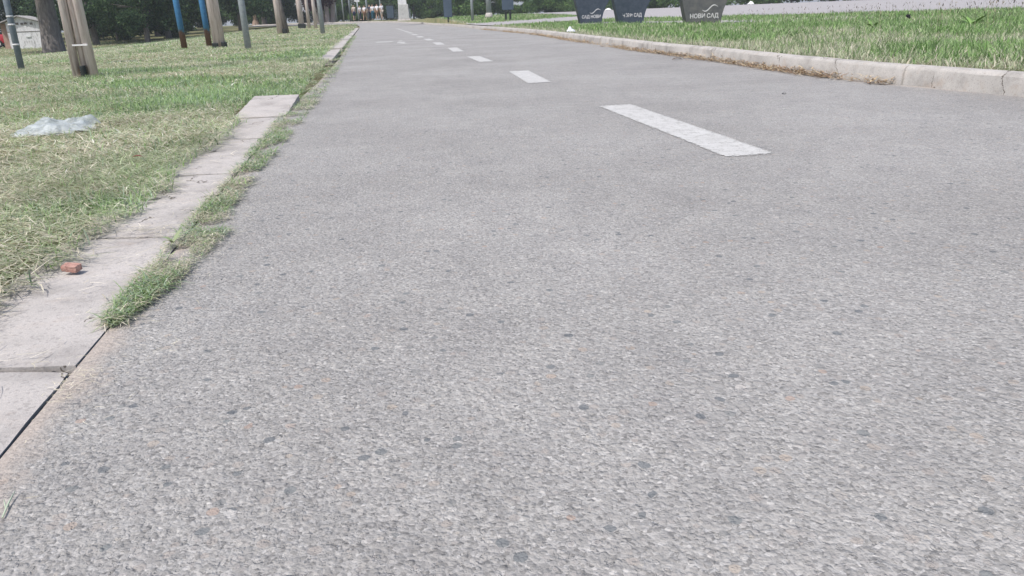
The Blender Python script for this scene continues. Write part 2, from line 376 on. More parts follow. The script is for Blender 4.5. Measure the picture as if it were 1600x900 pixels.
# ------------------------------------------------------------------ left slabs
slab_labels = ['concrete edging slab in the lower left corner, nearest of the row', 'wide pale edging slab beyond the first joint, beside the brick chip',
  'edging slab crossed by loose straw, next to the leafy weed tuft', 'edging slab with grass creeping in from both sides, third before the lifted one',
  'slightly sunken edging slab with dark scuff mark, two before the lifted one', 'narrow edging slab with a faint crack just before the lifted one', 'lifted edging slab at the end of the row, tilted up out of the grass']
js = [(.32, 1.105), (1.125, 1.90), (1.925, 2.74), (2.76, 3.62), (3.65, 4.44), (4.47, 5.26)]
js = [(.32, 1.108), (1.124, 1.90), (1.915, 2.74), (2.76, 3.62), (3.65, 4.44)]
def slab(y0, y1, z0, z1, wl, sh0, sh1, label, group='concrete edging slabs along the left side of the path', nx=8, ny=14, th=.07, name='edging_slab', m='slab'):
    mbm = bmesh.new(); rows = []
    for i in range(ny+1):
        t = i/ny; y = y0+(y1-y0)*t; row = []
        for j in range(nx+1):
            q = j/nx; xe = xl(y)-.004-.002*fbm(3, y*5, 1.5)+sh0*(1-t)+sh1*t
            ed = min(i, ny-i, j, nx-j)
            x = xe-wl*(1-q)*1.0; z = rise(y)+z0*(1-t)+z1*t+.0015*fbm(x, y, 9)-(.004 if ed == 0 else 0)
            jx = .004*fbm(y*9, 7+j, 1) if j in (0, nx) else 0; jy = .007*fbm(x*14, y0, 1)+.02*(q-.5)*math.sin(y0*9+i) if i in (0, ny) else 0
            row.append(mbm.verts.new((x+jx, y+jy, z)))
        rows.append(row)
    for i in range(ny):
        for j in range(nx): mbm.faces.new((rows[i][j], rows[i][j+1], rows[i+1][j+1], rows[i+1][j]))
    bnd = [e for e in mbm.edges if e.is_boundary]
    ex = bmesh.ops.extrude_edge_only(mbm, edges=bnd); vv = [q for q in ex['geom'] if isinstance(q, bmesh.types.BMVert)]
    for q in vv: q.co.z -= th
    bmesh.ops.recalc_face_normals(mbm, faces=mbm.faces)
    me = bpy.data.meshes.new(name); mbm.to_mesh(me); mbm.free(); me.materials.append(M[m]); me.shade_smooth()
    me.set_sharp_from_angle(angle=R(40))
    o = link(bpy.data.objects.new(name, me)); return tag(o, label, 'kerb slab', group)
for i, (a, b_) in enumerate(js):
    slab(a, b_, .002+.002*(i % 2), .002+.002*((i+1) % 2), .30, 0, (0, .0, -.012, -.01, .004)[i], slab_labels[i] if i < 4 else slab_labels[4])
slab(4.50, 5.32, .004, .052, .30, .0, .02, slab_labels[6])
# partly buried edging further on
fl = [11.2, 12.4]
y = 10.9; k = 0
while y < 54:
    L = .95+.1*random.random()
    if k % 7 != 4:
        slab(y, y+L-.02, .012, .012+.01*random.random(), .26, 0, 0, 'partly buried pale edging slab further up the left side of the path, beyond the lifted one',
             'far edging slabs along the left side', 3, 3)
    y += L; k += 1

# ------------------------------------------------------------------ right kerb stones
def kerb_stone(p, q, label, group, off=0, h=.112, face_in=True):
    p = Vector((*p, 0)); q = Vector((*q, 0)); d = (q-p).normalized(); nrm = Vector((d.y, -d.x, 0))   # to the right of travel
    L = (q-p).length-.005; o = empty_obj = None
    m = MB(); prof = [(0+off, -.06), (.018+off, h-.02), (.03+off, h-.006), (.045+off, h), (.118+off, h+.002), (.122+off, -.06)]
    nseg = 6; vv = []
    for i in range(nseg+1):
        c = p+d*(L*i/nseg+.0025)
        for (a, z) in prof:
            wob = .004*fbm(c.x*3, c.y*3+z*20, 1)
            vv.append((c.x+nrm.x*(a+wob), c.y+nrm.y*(a+wob), z+(rise(c.y) if z > -.05 else rise(c.y))+.003*fbm(c.x, c.y, 3)))
    m.v = vv; k = len(prof)
    for i in range(nseg):
        for j in range(k-1): m.f.append((i*k+j, i*k+j+1, (i+1)*k+j+1, (i+1)*k+j))
    m.f.append(tuple(range(k))); m.f.append(tuple(nseg*k+j for j in range(k)))
    o = m.build('kerbstone', M['kerb'], smooth=True); o.data.set_sharp_from_angle(angle=R(35))
    return tag(o, label, 'kerbstone', group)
Pr = resample(RE, 4000, 1.0)
dist = np.r_[0, np.cumsum(np.hypot(*np.diff(Pr, axis=0).T))]
def on_right(s): return (float(np.interp(s, dist, Pr[:, 0])), float(np.interp(s, dist, Pr[:, 1])))
s48 = float(np.interp(4.85, Pr[:, 1], dist)); cuts = [s48-3.6, s48-1.9, s48, s48+1.42, s48+3.1, s48+4.9]
while cuts[-1] < dist[-1]-2: cuts.append(cuts[-1]+1.5)
klab = {5: 'kerbstone in front of the middle planter', 6: 'kerbstone below the leftmost planter', 7: 'kerbstone beside the small crumpled white bag', 16: 'kerbstone where the side pavement joins the path', 1: 'pale kerbstone at the right picture edge, nearest on the right side', 2: 'kerbstone with straw heaped at its foot, second from the right picture edge', 3: 'kerbstone behind the small dry tufts, third from the right picture edge', 4: 'clean faced kerbstone in front of the rightmost planter'}
for i in range(len(cuts)-1):
    lab = klab.get(i, 'weathered concrete kerbstone further along the right side of the path')
    kerb_stone(on_right(cuts[i]), on_right(cuts[i+1]), lab, 'kerbstones along the right side of the path', off=(.0, .012, 0, .006, 0)[i % 5])

# ------------------------------------------------------------------ far road and connector on the right
def sheet(name, poly, zf, m, nd=1):
    bm = bmesh.new(); vv = [bm.verts.new((x, y, zf(x, y))) for x, y in poly]; bm.faces.new(vv)
    me = bpy.data.meshes.new(name); bm.to_mesh(me); bm.free(); me.materials.append(M[m]); o = link(bpy.data.objects.new(name, me)); return tag(o, kind='structure')
def strip(name, ea, eb, zf, m, n=60):
    a = resample(ea, n); b_ = resample(eb, n); g = MB()
    for i in range(n):
        for t in (0, .25, .5, .75, 1): 
            x, y = a[i]*(1-t)+b_[i]*t; g.v.append((x, y, zf(x, y)))
    g.f = [(i*5+j, i*5+j+1, (i+1)*5+j+1, (i+1)*5+j) for i in range(n-1) for j in range(4)]
    return tag(g.build(name, M[m], smooth=True), kind='structure')
FR = [(34, 2), (21, 17), (13.5, 23.5), (9.2, 28), (7.2, 33), (5.6, 41), (3.6, 52), (1.5, 62), (-2, 78)]    # near edge of the far road
FB = [(120, 10), (95, 50), (75, 70), (60, 85), (48, 92), (36, 96), (24, 100), (14, 104), (4, 108)]
strip('far_road', FR, FB, lambda x, y: TR(x, y)+.035, 'far_concrete')
strip('pavement', [(-.45, 30.4), (.4, 31.6), (4.0, 36.5), (7.0, 37)], [(-1.7, 38.5), (-.6, 40), (3.5, 44), (6, 44.5)], lambda x, y: TR(x, y)+.04, 'far_concrete', 12)
strip('planter_paving', [(2.1, 25.3), (3.9, 21.8), (5.2, 18.3), (8.6, 17.8)], [(3.3, 28.2), (4.8, 25), (6.9, 22.2), (9.3, 21.6)], lambda x, y: TR(x, y)+.03, 'far_concrete', 12)

# ------------------------------------------------------------------ grass and straw blades
def vnoise(x, y, s, seed=0):      # cheap value noise for numpy arrays
    x = x*s+seed*17.3; y = y*s+seed*5.1; xi = np.floor(x); yi = np.floor(y); fx = x-xi; fy = y-yi
    def h(a, b): q = np.sin(a*127.1+b*311.7)*43758.5453; return q-np.floor(q)
    fx = fx*fx*(3-2*fx); fy = fy*fy*(3-2*fy)
    return (h(xi, yi)*(1-fx)+h(xi+1, yi)*fx)*(1-fy)+(h(xi, yi+1)*(1-fx)+h(xi+1, yi+1)*fx)*fy
def vfbm(x, y, s, seed=0): return .5*vnoise(x, y, s, seed)+.3*vnoise(x, y, s*2.1, seed+1)+.2*vnoise(x, y, s*4.3, seed+2)
def blades(x, y, z, L, W, az, up, curl, tint):
    """strips of three segments: az heading, up = start elevation angle, curl = how much it bends down along its length"""
    n = len(x); seg = 3; dx, dy = np.cos(az), np.sin(az); px, py = -dy, dx
    V = np.zeros((n, (seg+1)*2, 3)); cx_, cy_, cz = x.copy(), y.copy(), z.copy(); ang = up.copy()
    wf = [1, .95, .7, .12]
    side = rng.normal(0, .25, n)
    for s in range(seg+1):
        w_ = W*wf[s]/2
        V[:, s*2, 0] = cx_-px*w_; V[:, s*2, 1] = cy_-py*w_; V[:, s*2, 2] = cz
        V[:, s*2+1, 0] = cx_+px*w_; V[:, s*2+1, 1] = cy_+py*w_; V[:, s*2+1, 2] = cz
        h = np.cos(ang)*L/seg; a2 = az+side*s
        cx_ = cx_+np.cos(a2)*h; cy_ = cy_+np.sin(a2)*h; cz = cz+np.sin(ang)*L/seg; ang = ang-curl/seg
    V[:, :, 2] = np.maximum(V[:, :, 2], (z-.004)[:, None])
    base = (np.arange(n)*(seg+1)*2)[:, None, None]
    q = np.array([[0, 1, 3, 2], [2, 3, 5, 4], [4, 5, 7, 6]])[None]+base
    return V.reshape(-1, 3), q.reshape(-1, 4), np.repeat(tint, (seg+1)*2, axis=0)
def blade_object(name, packs, m, parent=None):
    vs, qs, ts = [], [], []; o = 0
    for V, Q, T_ in packs: vs.append(V); qs.append(Q+o); ts.append(T_); o += len(V)
    return np_mesh(name, np.concatenate(vs), np.concatenate(qs), m, parent, tint=np.concatenate(ts))
def vss(a, b, x): t = np.clip((x-a)/(b-a), 0, 1); return t*t*(3-2*t)
def vTL(x, y):
    s = (-.51-.166*y)-x; return .42*vss(45, 105, y)-.7*vss(5, 20, s)*(1-vss(60, 130, y))
def vTR(x, y): return .10+.35*vss(34, 60, y)+.05*vss(60, 105, y)
def pick(cols, n, sd=.12):
    c = np.array(cols)[rng.integers(0, len(cols), n)]; return np.clip(c*(1+rng.normal(0, sd, (n, 1))), .01, .95)
STRAW = [(.62, .57, .45), (.53, .49, .37), (.70, .65, .54), (.44, .40, .30), (.58, .54, .43)]
HAYG = [(.38, .43, .27), (.32, .37, .22), (.45, .48, .33), (.27, .33, .19)]
GREEN = [(.20, .31, .11), (.27, .38, .16), (.16, .26, .09), (.32, .42, .21), (.23, .33, .15)]
BLUEG = [(.25, .34, .22), (.31, .39, .28)]

def sample_left(y0, y1, dens, smin=.02, spread=1.05):
    """random points in the wedge left of the slabs that the view covers (with a margin)"""
    pts = []
    area = 0; ns = 24; yy = np.linspace(y0, y1, ns+1)
    for a, b_ in zip(yy, yy[1:]):
        ym = (a+b_)/2; xa = xl(ym); xw = min(xa-smin-.05, -.78*ym*spread-.5); wdt = xa-smin-xw
        k = int(dens*wdt*(b_-a)); py = rng.uniform(a, b_, k); px = xl(py)-smin-rng.uniform(0, 1, k)*wdt; pts.append(np.stack([px, py], 1)); area += wdt*(b_-a)
    return np.concatenate(pts)
def green_frac(x, y):
    f = vfbm(x, y, .9, 3)
    f = f+.38*np.exp(-(((x+2.6)/1.6)**2+((y-6.2)/1.7)**2)) + .22*np.exp(-(((x+1.15)/.25)**2+((y-2.0)/.4)**2)) + .12*np.exp(-(((x+3.3)/1.2)**2+((y-12)/3)**2))
    f = f-.22*np.exp(-(((x+1.9)/.6)**2+((y-3.0)/.7)**2))
    return np.clip((f-.55)*3.6, 0, 1)
def left_cover(y0, y1, dens, sc, hmul=1.0):
    P = sample_left(y0, y1, dens); x, y = P.T; n = len(x)
    sl = (-.51-.166*y)-x        # lateral distance from path edge
    keep = (sl > .215+.20*(vfbm(x, y, 6, 9)-.42)+.05*(rng.random(n)-.5)) | ((y > 1.9) & (sl > .185+.17*(vfbm(x, y, 5, 4)-.42)))
    keep &= ~((y > 4.45) & (y < 5.35) & (sl < .315)); keep &= ~((y < 1.45) & (sl < .24)); keep |= (y > 5.4) & (sl > np.where(y > 10.9, .17+.14*(vfbm(x, y, 3, 4)-.3), .01)); keep &= (y > 5.4) | (sl > .1)
    keep &= rng.random(n) < .55+.9*(vfbm(x, y, 7, 61)-.15)
    P = P[keep]; x, y = P.T; n = len(x); gf = green_frac(x, y); r = rng.random(n); tone = (.62+.75*vfbm(x, y, 2.6, 71)*(.6+.8*vfbm(x, y, 11, 72)))[:, None]
    isg = r < gf*.75+.11; z = vTL(x, y)+.014
    sl = (-.51-.166*y)-x
    packs = []
    # standing green blades
    g = isg; k = g.sum(); t = pick(GREEN+BLUEG, k, .18)
    packs.append(blades(x[g], y[g], z[g]-.004, rng.uniform(.025, .065, k)*hmul, rng.uniform(.0022, .0042, k)*sc, rng.uniform(0, 6.28, k), rng.uniform(.25, 1.4, k), rng.uniform(.2, 1.6, k), t*tone[g]*1.08))
    # cut clippings lying in wind-blown swaths
    h = ~isg; k = h.sum(); mixg = rng.random(k) < -.03+1.05*vfbm(x[h], y[h], 2.3, 7)
    t = np.where(mixg[:, None], pick(HAYG, k, .15), pick(STRAW, k, .15))
    flow = 1.2*(vfbm(x[h], y[h], 1.5, 12)-.5)+.25
    packs.append(blades(x[h], y[h], z[h]+rng.uniform(-.006, .022, k), rng.uniform(.03, .095, k)*hmul, rng.uniform(.001, .0042, k)*rng.uniform(.7, 1.25, k)*sc, flow+rng.normal(0, .8, k)+np.where(rng.random(k) < .5, 0, math.pi), rng.uniform(-.12, .42, k), rng.uniform(0, .9, k), np.clip(t*tone[h]*1.12, .01, .85)))
    return packs
gp = []
gp += left_cover(1.0, 3.2, 22000, .85, .85)
gp += left_cover(3.2, 6.5, 9000, 1.35)
gp += left_cover(6.5, 12, 3600, 2.1, 1.1)
gp += left_cover(12, 22, 1100, 3.6, 1.2)
gp += left_cover(22, 45, 240, 7.5, 1.4)
gp += left_cover(45, 75, 60, 14, 1.6)
tag(blade_object('mown_grass', gp, M['blade']), 'mown grass and dry clippings covering the left verge', 'grass', kind='stuff')

# weeds growing in the gap between slabs and asphalt
WR = [(-.70, 1.33), (-.69, 1.50), (-.70, 1.7), (-.715, 1.95), (-.80, 2.2), (-.88, 2.74), (-1.0, 3.61), (-1.17, 4.84), (-1.28, 5.6), (-1.6, 7.6), (-2.95, 15.6), (-5, 28)]
WL = [(-.735, 1.27), (-.79, 1.55), (-.83, 1.8), (-.875, 2.06), (-.96, 2.58), (-1.05, 3.1), (-1.22, 4.1), (-1.43, 5.25), (-1.80, 7.7), (-3.10, 15.6), (-5.18, 28)]
def weeds(y0, y1, k, sc, hm, name='', ms=0):
    y = rng.uniform(y0, y1, k); a = np.interp(y, [p[1] for p in WL], [p[0] for p in WL]); b_ = np.interp(y, [p[1] for p in WR], [p[0] for p in WR])
    q = rng.random(k); x = a+(b_-a)*q
    clump = vfbm(x, y, 7, 21); kp = (clump > .34+.12*vss(2.2, 3.5, y)+.06*vss(5, 9, y)) & (rng.random(k) < 1.25-np.abs(q-.5)*1.2)
    x, y, clump = x[kp], y[kp], clump[kp]; k = len(x); gmix = rng.random(k) < np.clip((vfbm(x, y, 5, 31)-.36)*3, .1, .6)
    t = np.where(gmix[:, None], pick(GREEN+BLUEG+BLUEG, k, .15), pick(STRAW+HAYG, k, .15)); z = .42*vss(45, 105, y)+.004
    return blades(x, y, z+rng.uniform(0, .012, k), rng.uniform(.015, .05, k)*hm*np.clip((clump-.25)*3, .5, 1.1), rng.uniform(.0012, .0032, k)*sc, rng.uniform(0, 6.28, k), np.where(gmix, rng.uniform(.02, .75, k), rng.uniform(-.05, .4, k)), rng.uniform(.2, 1.4, k), t)
wp = [weeds(1.28, 2.3, 10000, .75, .75), weeds(2.3, 5.6, 10000, 1.2, .9), weeds(5.6, 12, 6000, 2.0, 1.1), weeds(12, 28, 5000, 3.5, 1.3)]
tag(blade_object('weeds', wp, M['blade']), 'weeds and clippings in the gap between edging slabs and asphalt', 'weeds', kind='stuff')

# straw on slabs, joints and scattered on the asphalt
def straws(spec):
    out = []
    for (x0, x1, y0, y1, k, sc, Lm) in spec:
        y = rng.uniform(y0, y1, k); x = rng.uniform(x0, x1, k)-.166*y; z = np.full(k, .013)+.42*vss(45, 105, y)
        out.append(blades(x, y, z, rng.uniform(.012, .05, k)*Lm, rng.uniform(.0012, .0024, k)*sc, rng.normal(.3, .9, k), rng.uniform(-.02, .08, k), rng.uniform(-.05, .3, k), pick(STRAW, k, .12)))
    return out
sp = straws([(-.66, -.36, 1.3, 5.4, 300, 1, .7), (-.80, -.53, .95, 3.5, 60, .9, 1.2), (-.50, -.36, .9, 3.2, 220, .6, .5), (-.83, -.53, 1.85, 1.97, 60, 1, 1.6), (-.80, -.56, 1.5, 2.6, 45, 1, 1.5), (-.8, -.55, 2.5, 4.6, 80, 1.4, 1.5), (-.8, -.5, 1.1, 1.13, 26, .8, 1), (-.515, -.46, .98, 1.08, 60, .6, .6), (-.52, -.42, .66, 1.3, 40, .5, .5), (-.5, 3, .7, 4, 40, .5, .5)])
k = 7000
s = rng.random(k)**1.7; yk = 4.9+s*26; xk = np.interp(yk, [p[1] for p in RE], [p[0] for p in RE]); dd = np.abs(rng.normal(0, .055, k))*(.4+1.3*vnoise(xk, yk, 1.7, 2)); tk = (vnoise(xk, yk, 1.1, 5) > .28) | (rng.random(k) < .25)
heap = np.maximum(0, .05-dd)*.8
xk, yk, dd, heap = xk[tk], yk[tk], dd[tk], heap[tk]; k = len(xk)
sp.append(blades(xk-dd, yk, .008+heap*rng.random(k), rng.uniform(.03, .10, k), rng.uniform(.004, .008, k)*(1+yk/22), rng.normal(1.6, .7, k)+math.pi*(rng.random(k) < .5), rng.uniform(-.02, .35, k), rng.uniform(0, .6, k), pick([(.46, .36, .23), (.38, .28, .18), (.54, .45, .31), (.30, .20, .13)], k, .15)))
tag(blade_object('straw', sp, M['straw']), 'loose dry straw on the slabs and along the foot of the right kerb', 'straw', kind='stuff')

# right verge: taller green grass with straw under it
def right_cover(y0, y1, dens, sc, hm, xfar):
    ns = 20; yy = np.linspace(y0, y1, ns+1); out = []
    xs_, ys_ = [], []
    for a, b_ in zip(yy, yy[1:]):
        ym = (a+b_)/2; x0 = xr(ym)+.13; x1 = min(xfar(ym), .80*ym+1.2)
        if x1 <= x0: continue
        k = int(dens*(x1-x0)*(b_-a)); ys_.append(rng.uniform(a, b_, k)); xs_.append(x0+(x1-x0)*rng.random(k))
    x = np.concatenate(xs_); y = np.concatenate(ys_); k = len(x)
    frx = np.interp(y, [p[1] for p in FR], [p[0] for p in FR]); ok = x < frx-.1
    q = (y-(30.2+ (x+.5)*1.3)); ok &= ~((q > 0) & (q < 7.6) & (x < 6) & (y > 29))         # connector paving
    pc = (x-4.2)+(y-24.2)*.5; pl = ((x-2.1)*3.3+(y-25.3)*1.5)/3.6; ok &= ~((y > np.interp(x, [2.1, 3.9, 5.2, 8.6], [25.5, 22.0, 18.3, 18.0])) & (y < np.interp(x, [3.3, 4.8, 6.9], [27.4, 24.4, 21.6])) & (x > 2.3) & (x < 5.9))
    edge = x-np.interp(y, [p[1] for p in RE], [p[0] for p in RE])-.13
    x, y, edge = x[ok], y[ok], edge[ok]; k = len(x)
    gf = np.clip(((vfbm(x, y, 1.3, 41)*.75+.25*vfbm(x, y, 4.5, 43))+.06*vss(.2, 1.2, edge)+.06*vss(8, 16, y)-.42)*3.2, 0.04, .82)
    gf *= np.clip(edge/.55, .05, 1); isg = rng.random(k) < gf*.93; z = vTR(x, y)
    g = isg; n_ = g.sum(); hh = (.35+1.3*vfbm(x[g], y[g], 2.2, 51))*np.clip(.35+edge[g]/.7, .35, 1)
    out.append(blades(x[g], y[g], z[g], rng.uniform(.06, .16, n_)*hm*hh, rng.uniform(.003, .0075, n_)*sc, rng.uniform(0, 6.28, n_), rng.uniform(.35, 1.5, n_), rng.uniform(.1, 1.9, n_), (.72+.6*vfbm(x[g], y[g], 3.1, 77))[:, None]*pick(GREEN+[(.16, .29, .08), (.12, .24, .06)], n_, .2)))
    h = ~g; n_ = h.sum(); lay = rng.random(n_) < .55
    out.append(blades(x[h], y[h], z[h]+.004, rng.uniform(.04, .13, n_)*hm, rng.uniform(.002, .005, n_)*sc, rng.uniform(0, 6.28, n_), np.where(lay, rng.uniform(-.02, .35, n_), rng.uniform(.5, 1.3, n_)), rng.uniform(.1, 1.2, n_), pick(STRAW+HAYG+HAYG, n_, .15)))
    return out
rp = right_cover(3.2, 9, 3600, 1.2, .72, lambda y: 99) + right_cover(9, 16, 1500, 1.8, .8, lambda y: 99) + right_cover(16, 30, 520, 3, .9, lambda y: 99) + right_cover(30, 62, 110, 6.5, .95, lambda y: 99)
tag(blade_object('verge_grass', rp, M['blade']), 'long green grass with straw underneath on the right verge', 'grass', kind='stuff')
# tall seed stalks
k = 420; y = rng.uniform(9, 22, k); x = rng.uniform(0, 1, k)*(np.minimum(.8*y+1, np.interp(y, [p[1] for p in FR], [p[0] for p in FR])-.1)-4.5)+4.5
y2 = y; L_ = rng.uniform(.18, .36, k); az = rng.uniform(0, 6.28, k)
st = [blades(x, y, vTR(x, y), L_, np.full(k, .0035), az, rng.uniform(1.2, 1.55, k), rng.uniform(0, .4, k), pick([(.2, .2, .12), (.3, .28, .17), (.12, .13, .1)], k))]
tx = x+np.cos(az)*L_*.12; ty = y+np.sin(az)*L_*.12
st.append(blades(tx, ty, vTR(x, y)+L_*.86, np.full(k, .05), np.full(k, .011), az, np.full(k, 1.1), np.full(k, .5), pick([(.15, .13, .10), (.25, .22, .15)], k)))
tag(blade_object('seed_stalks', st, M['straw']), 'thin grass seed stalks standing above the right verge', 'grass', kind='stuff')

# broad-leaved weed on the right verge and near the slab gap
def leaf_strip(Ln, Wd, up, az, bend, n=7):
    v, f = [], []; x = z = 0; a = up
    for i in range(n+1):
        t = i/n; w_ = Wd*math.sin(math.pi*min(1, (t*.92+.06)))**.8/2
        for s_, dz in ((-1, .15), (0, 0), (1, .15)):
            px, py = x, s_*w_; v.append((px*math.cos(az)-py*math.sin(az), px*math.sin(az)+py*math.cos(az), z+abs(s_)*dz*w_))
        x += math.cos(a)*Ln/n; z += math.sin(a)*Ln/n; a -= bend/n
    for i in range(n):
        for j in (0, 1): f.append((i*3+j, i*3+j+1, (i+1)*3+j+1, (i+1)*3+j))
    return v, f
M['weed_leaf'] = plain('weed_leaf', (.13, .24, .06), (.19, .31, .09), 20, .6)
M['pale_leaf'] = plain('pale_leaf', (.20, .25, .13), (.26, .30, .17), 20, .6)
def rosette(name, loc, n_, L0, W0, m, label, cat='weed', up=(.4, 1.3)):
    g = MB()
    for i in range(n_):
        v, f = leaf_strip(L0*random.uniform(.6, 1.1), W0*random.uniform(.7, 1.1), random.uniform(*up), 2*math.pi*i/n_+random.uniform(-.4, .4), random.uniform(.5, 1.5))
        b_ = len(g.v); g.v += v; g.f += [tuple(b_+q for q in ff) for ff in f]
    o = g.build(name, M[m], smooth=True); o.location = loc; return tag(o, label, cat)
rosette('broadleaf_weed', (6.35, 10.9, .10), 15, .30, .06, 'weed_leaf', 'bright green broad leaved weed in the right verge grass')
rosette('broadleaf_weed', (5.35, 11.6, .10), 10, .2, .045, 'weed_leaf', 'smaller broad leaved weed just left of the black scrap in the verge')
rosette('leafy_sprout', (-.815, 1.80, .01), 4, .06, .010, 'pale_leaf', 'pale leafy sprout in the gap weeds beside the slab', 'weed', (.3, 1.0))

# ------------------------------------------------------------------ litter
def crumple(name, loc, size, label, cat, m, seed, res=34, ears=()):
    bm = bmesh.new(); vv = []
    for i in range(res+1):
        for j in range(res+1):
            u, v_ = i/res*2-1, j/res*2-1
            ang = math.atan2(v_, u); rr = max(abs(u), abs(v_)); 
            rad = .78+.22*mnoise.noise(Vector((math.cos(ang)*2+seed, math.sin(ang)*2, 0)))+.10*mnoise.noise(Vector((math.cos(ang)*7+seed, math.sin(ang)*7, 3)))
            x = math.cos(ang)*rr*rad; y = math.sin(ang)*rr*rad
            h = (1-rr**2.2)*(.6+.5*mnoise.noise(Vector((x*2+seed, y*2, 5))))+.30*abs(mnoise.noise(Vector((x*5+seed, y*5, 9))))+.10*abs(mnoise.noise(Vector((x*13, y*13+seed, 2))))
            for (ex, ey, er_, eh) in ears: h += eh*math.exp(-((x-ex)**2+(y-ey)**2)/er_**2)
            vv.append(bm.verts.new((x*size[0]/2, y*size[1]/2, max(0, h*size[2]))))
    for i in range(res):
        for j in range(res): a = i*(res+1)+j; bm.faces.new((vv[a], vv[a+res+1], vv[a+res+2], vv[a+1]))
    me = bpy.data.meshes.new(name); bm.to_mesh(me); bm.free(); me.materials.append(M[m]); me.shade_smooth()
    o = link(bpy.data.objects.new(name, me)); o.location = loc; return tag(o, label, cat)
b1 = crumple('plastic_bag', (-2.30, 4.03, .022), (.50, .50, .07), 'crumpled clear plastic bag lying on the mown grass at left', 'bag', 'bag', 2.3, ears=((.5, .45, .16, .6), (-.35, .35, .2, .4)))
b1.rotation_euler[2] = .1
M['white_bag'] = plain('white_bag', (.62, .65, .74), (.72, .74, .82), 20, .5, .5, .01)
crumple('crumpled_paper', (1.42, 16.6, .11), (.22, .18, .085), 'small crumpled white bag in the grass just behind the right kerb', 'litter', 'white_bag', 5, 16, ears=((-.2, 0, .5, .5),))
M['white_litter'] = plain('white_litter', (.72, .72, .72), (.8, .8, .8), 20, .6)
crumple('plastic_bag', (12.5, 95, .53), (.85, .5, .28), 'white plastic bag on the far side of the far road, behind the middle planter', 'litter', 'white_litter', 8, 14)
crumple('plastic_bag', (27.6, 90, .53), (.9, .5, .4), 'small white litter on the far kerb right of the planters', 'litter', 'white_litter', 9, 14)
crumple('plastic_bag', (1.2, 28.5, .12), (.01, .01, .01), 'x', 'x', 'white_litter', 9, 4) if False else None
M['black_scrap'] = plain('black_scrap', (.01, .01, .012), (.02, .02, .022), 20, .7)
o = crumple('black_scrap', (5.62, 11.2, .25), (.11, .07, .07), 'black scrap caught on top of the right verge grass', 'litter', 'black_scrap', 4, 12)
o.rotation_euler = (.3, .5, .4)
# brick chip
bm = bmesh.new(); bmesh.ops.create_cube(bm, size=1); bmesh.ops.subdivide_edges(bm, edges=bm.edges[:], cuts=5, use_grid_fill=True)
for q in bm.verts:
    p_ = q.co.copy(); q.co = Vector((p_.x*.035, p_.y*.022, p_.z*.014))*(1-.12*(p_.length-.5)) + .0016*mnoise.noise_vector(p_*2.0)+.0007*mnoise.noise_vector(p_*7)
me = bpy.data.meshes.new('brick_chip'); bm.to_mesh(me); bm.free(); me.materials.append(M['red_brick']); o = link(bpy.data.objects.new('brick_chip', me)); o.location = (-.955, 1.60, .018); o.rotation_euler = (.1, .08, -.1)
tag(o, 'small red brick chip lying at the grass edge beside the slab', 'brick chip')
def dead_leaf(loc, s, col, label, rz, name='dead_leaf'):
    v, f = leaf_strip(s, s*.5, .35, 0, .9, 6); g = MB(); g.v = v; g.f = f
    o = g.build(name, flat_mat('leaf_'+name, col), smooth=True); o.location = loc; o.rotation_euler[2] = rz
    sm = o.modifiers.new('s', 'SOLIDIFY'); sm.thickness = .001; return tag(o, label, 'leaf')
dead_leaf((1.72, 8.1, .006), .11, (.13, .09, .06), 'dark curled dead leaf on the asphalt near the right kerb', .2)
dead_leaf((1.62, 4.58, .004), .035, (.03, .03, .035), 'tiny black curled leaf lying on the open asphalt right of the dashes', .5)
dead_leaf((-1.42, 2.93, .045), .04, (.22, .07, .05), 'dark red dead leaf in the clippings below the plastic bag', .1)
dead_leaf((6.3, 8.2, .16), .10, (.4, .25, .17), 'pale brown dead leaf standing in the right verge grass', 1.2)
# forked pale straw on the asphalt, lower left
g = MB(); g.tube([(0, 0, .003), (-.008, .024, .004), (-.013, .046, .006)], [.0011, .0012, .0005], 6).tube([(-.006, .016, .004), (-.016, .03, .006)], [.0009, .0004], 6)
o = g.build('grass_stem', flat_mat('stem_green', (.42, .48, .36)), smooth=True); o.location = (-.567, .715, 0); tag(o, 'pale forked grass stem on the asphalt in the lower left corner', 'grass stem')
# a handful of loose chips on the asphalt
M['chip'] = plain('stone_chip', (.2, .2, .2), (.42, .40, .38), 3, .9)
chips = MB()
for i in range(220):
    yy = .62+3.2*random.random()**1.5; xx = random.uniform(-.45-.166*yy, .75*yy+.1); r_ = random.uniform(.001, .0028)
    b_ = len(chips.v); chips.box((xx, yy, r_*.4), (r_*2, r_*1.5, r_*1.1), random.random()*3, .6)
tag(chips.build('grit', M['chip'], bevel=.0004), 'loose grit scattered on the asphalt', 'grit', kind='stuff')

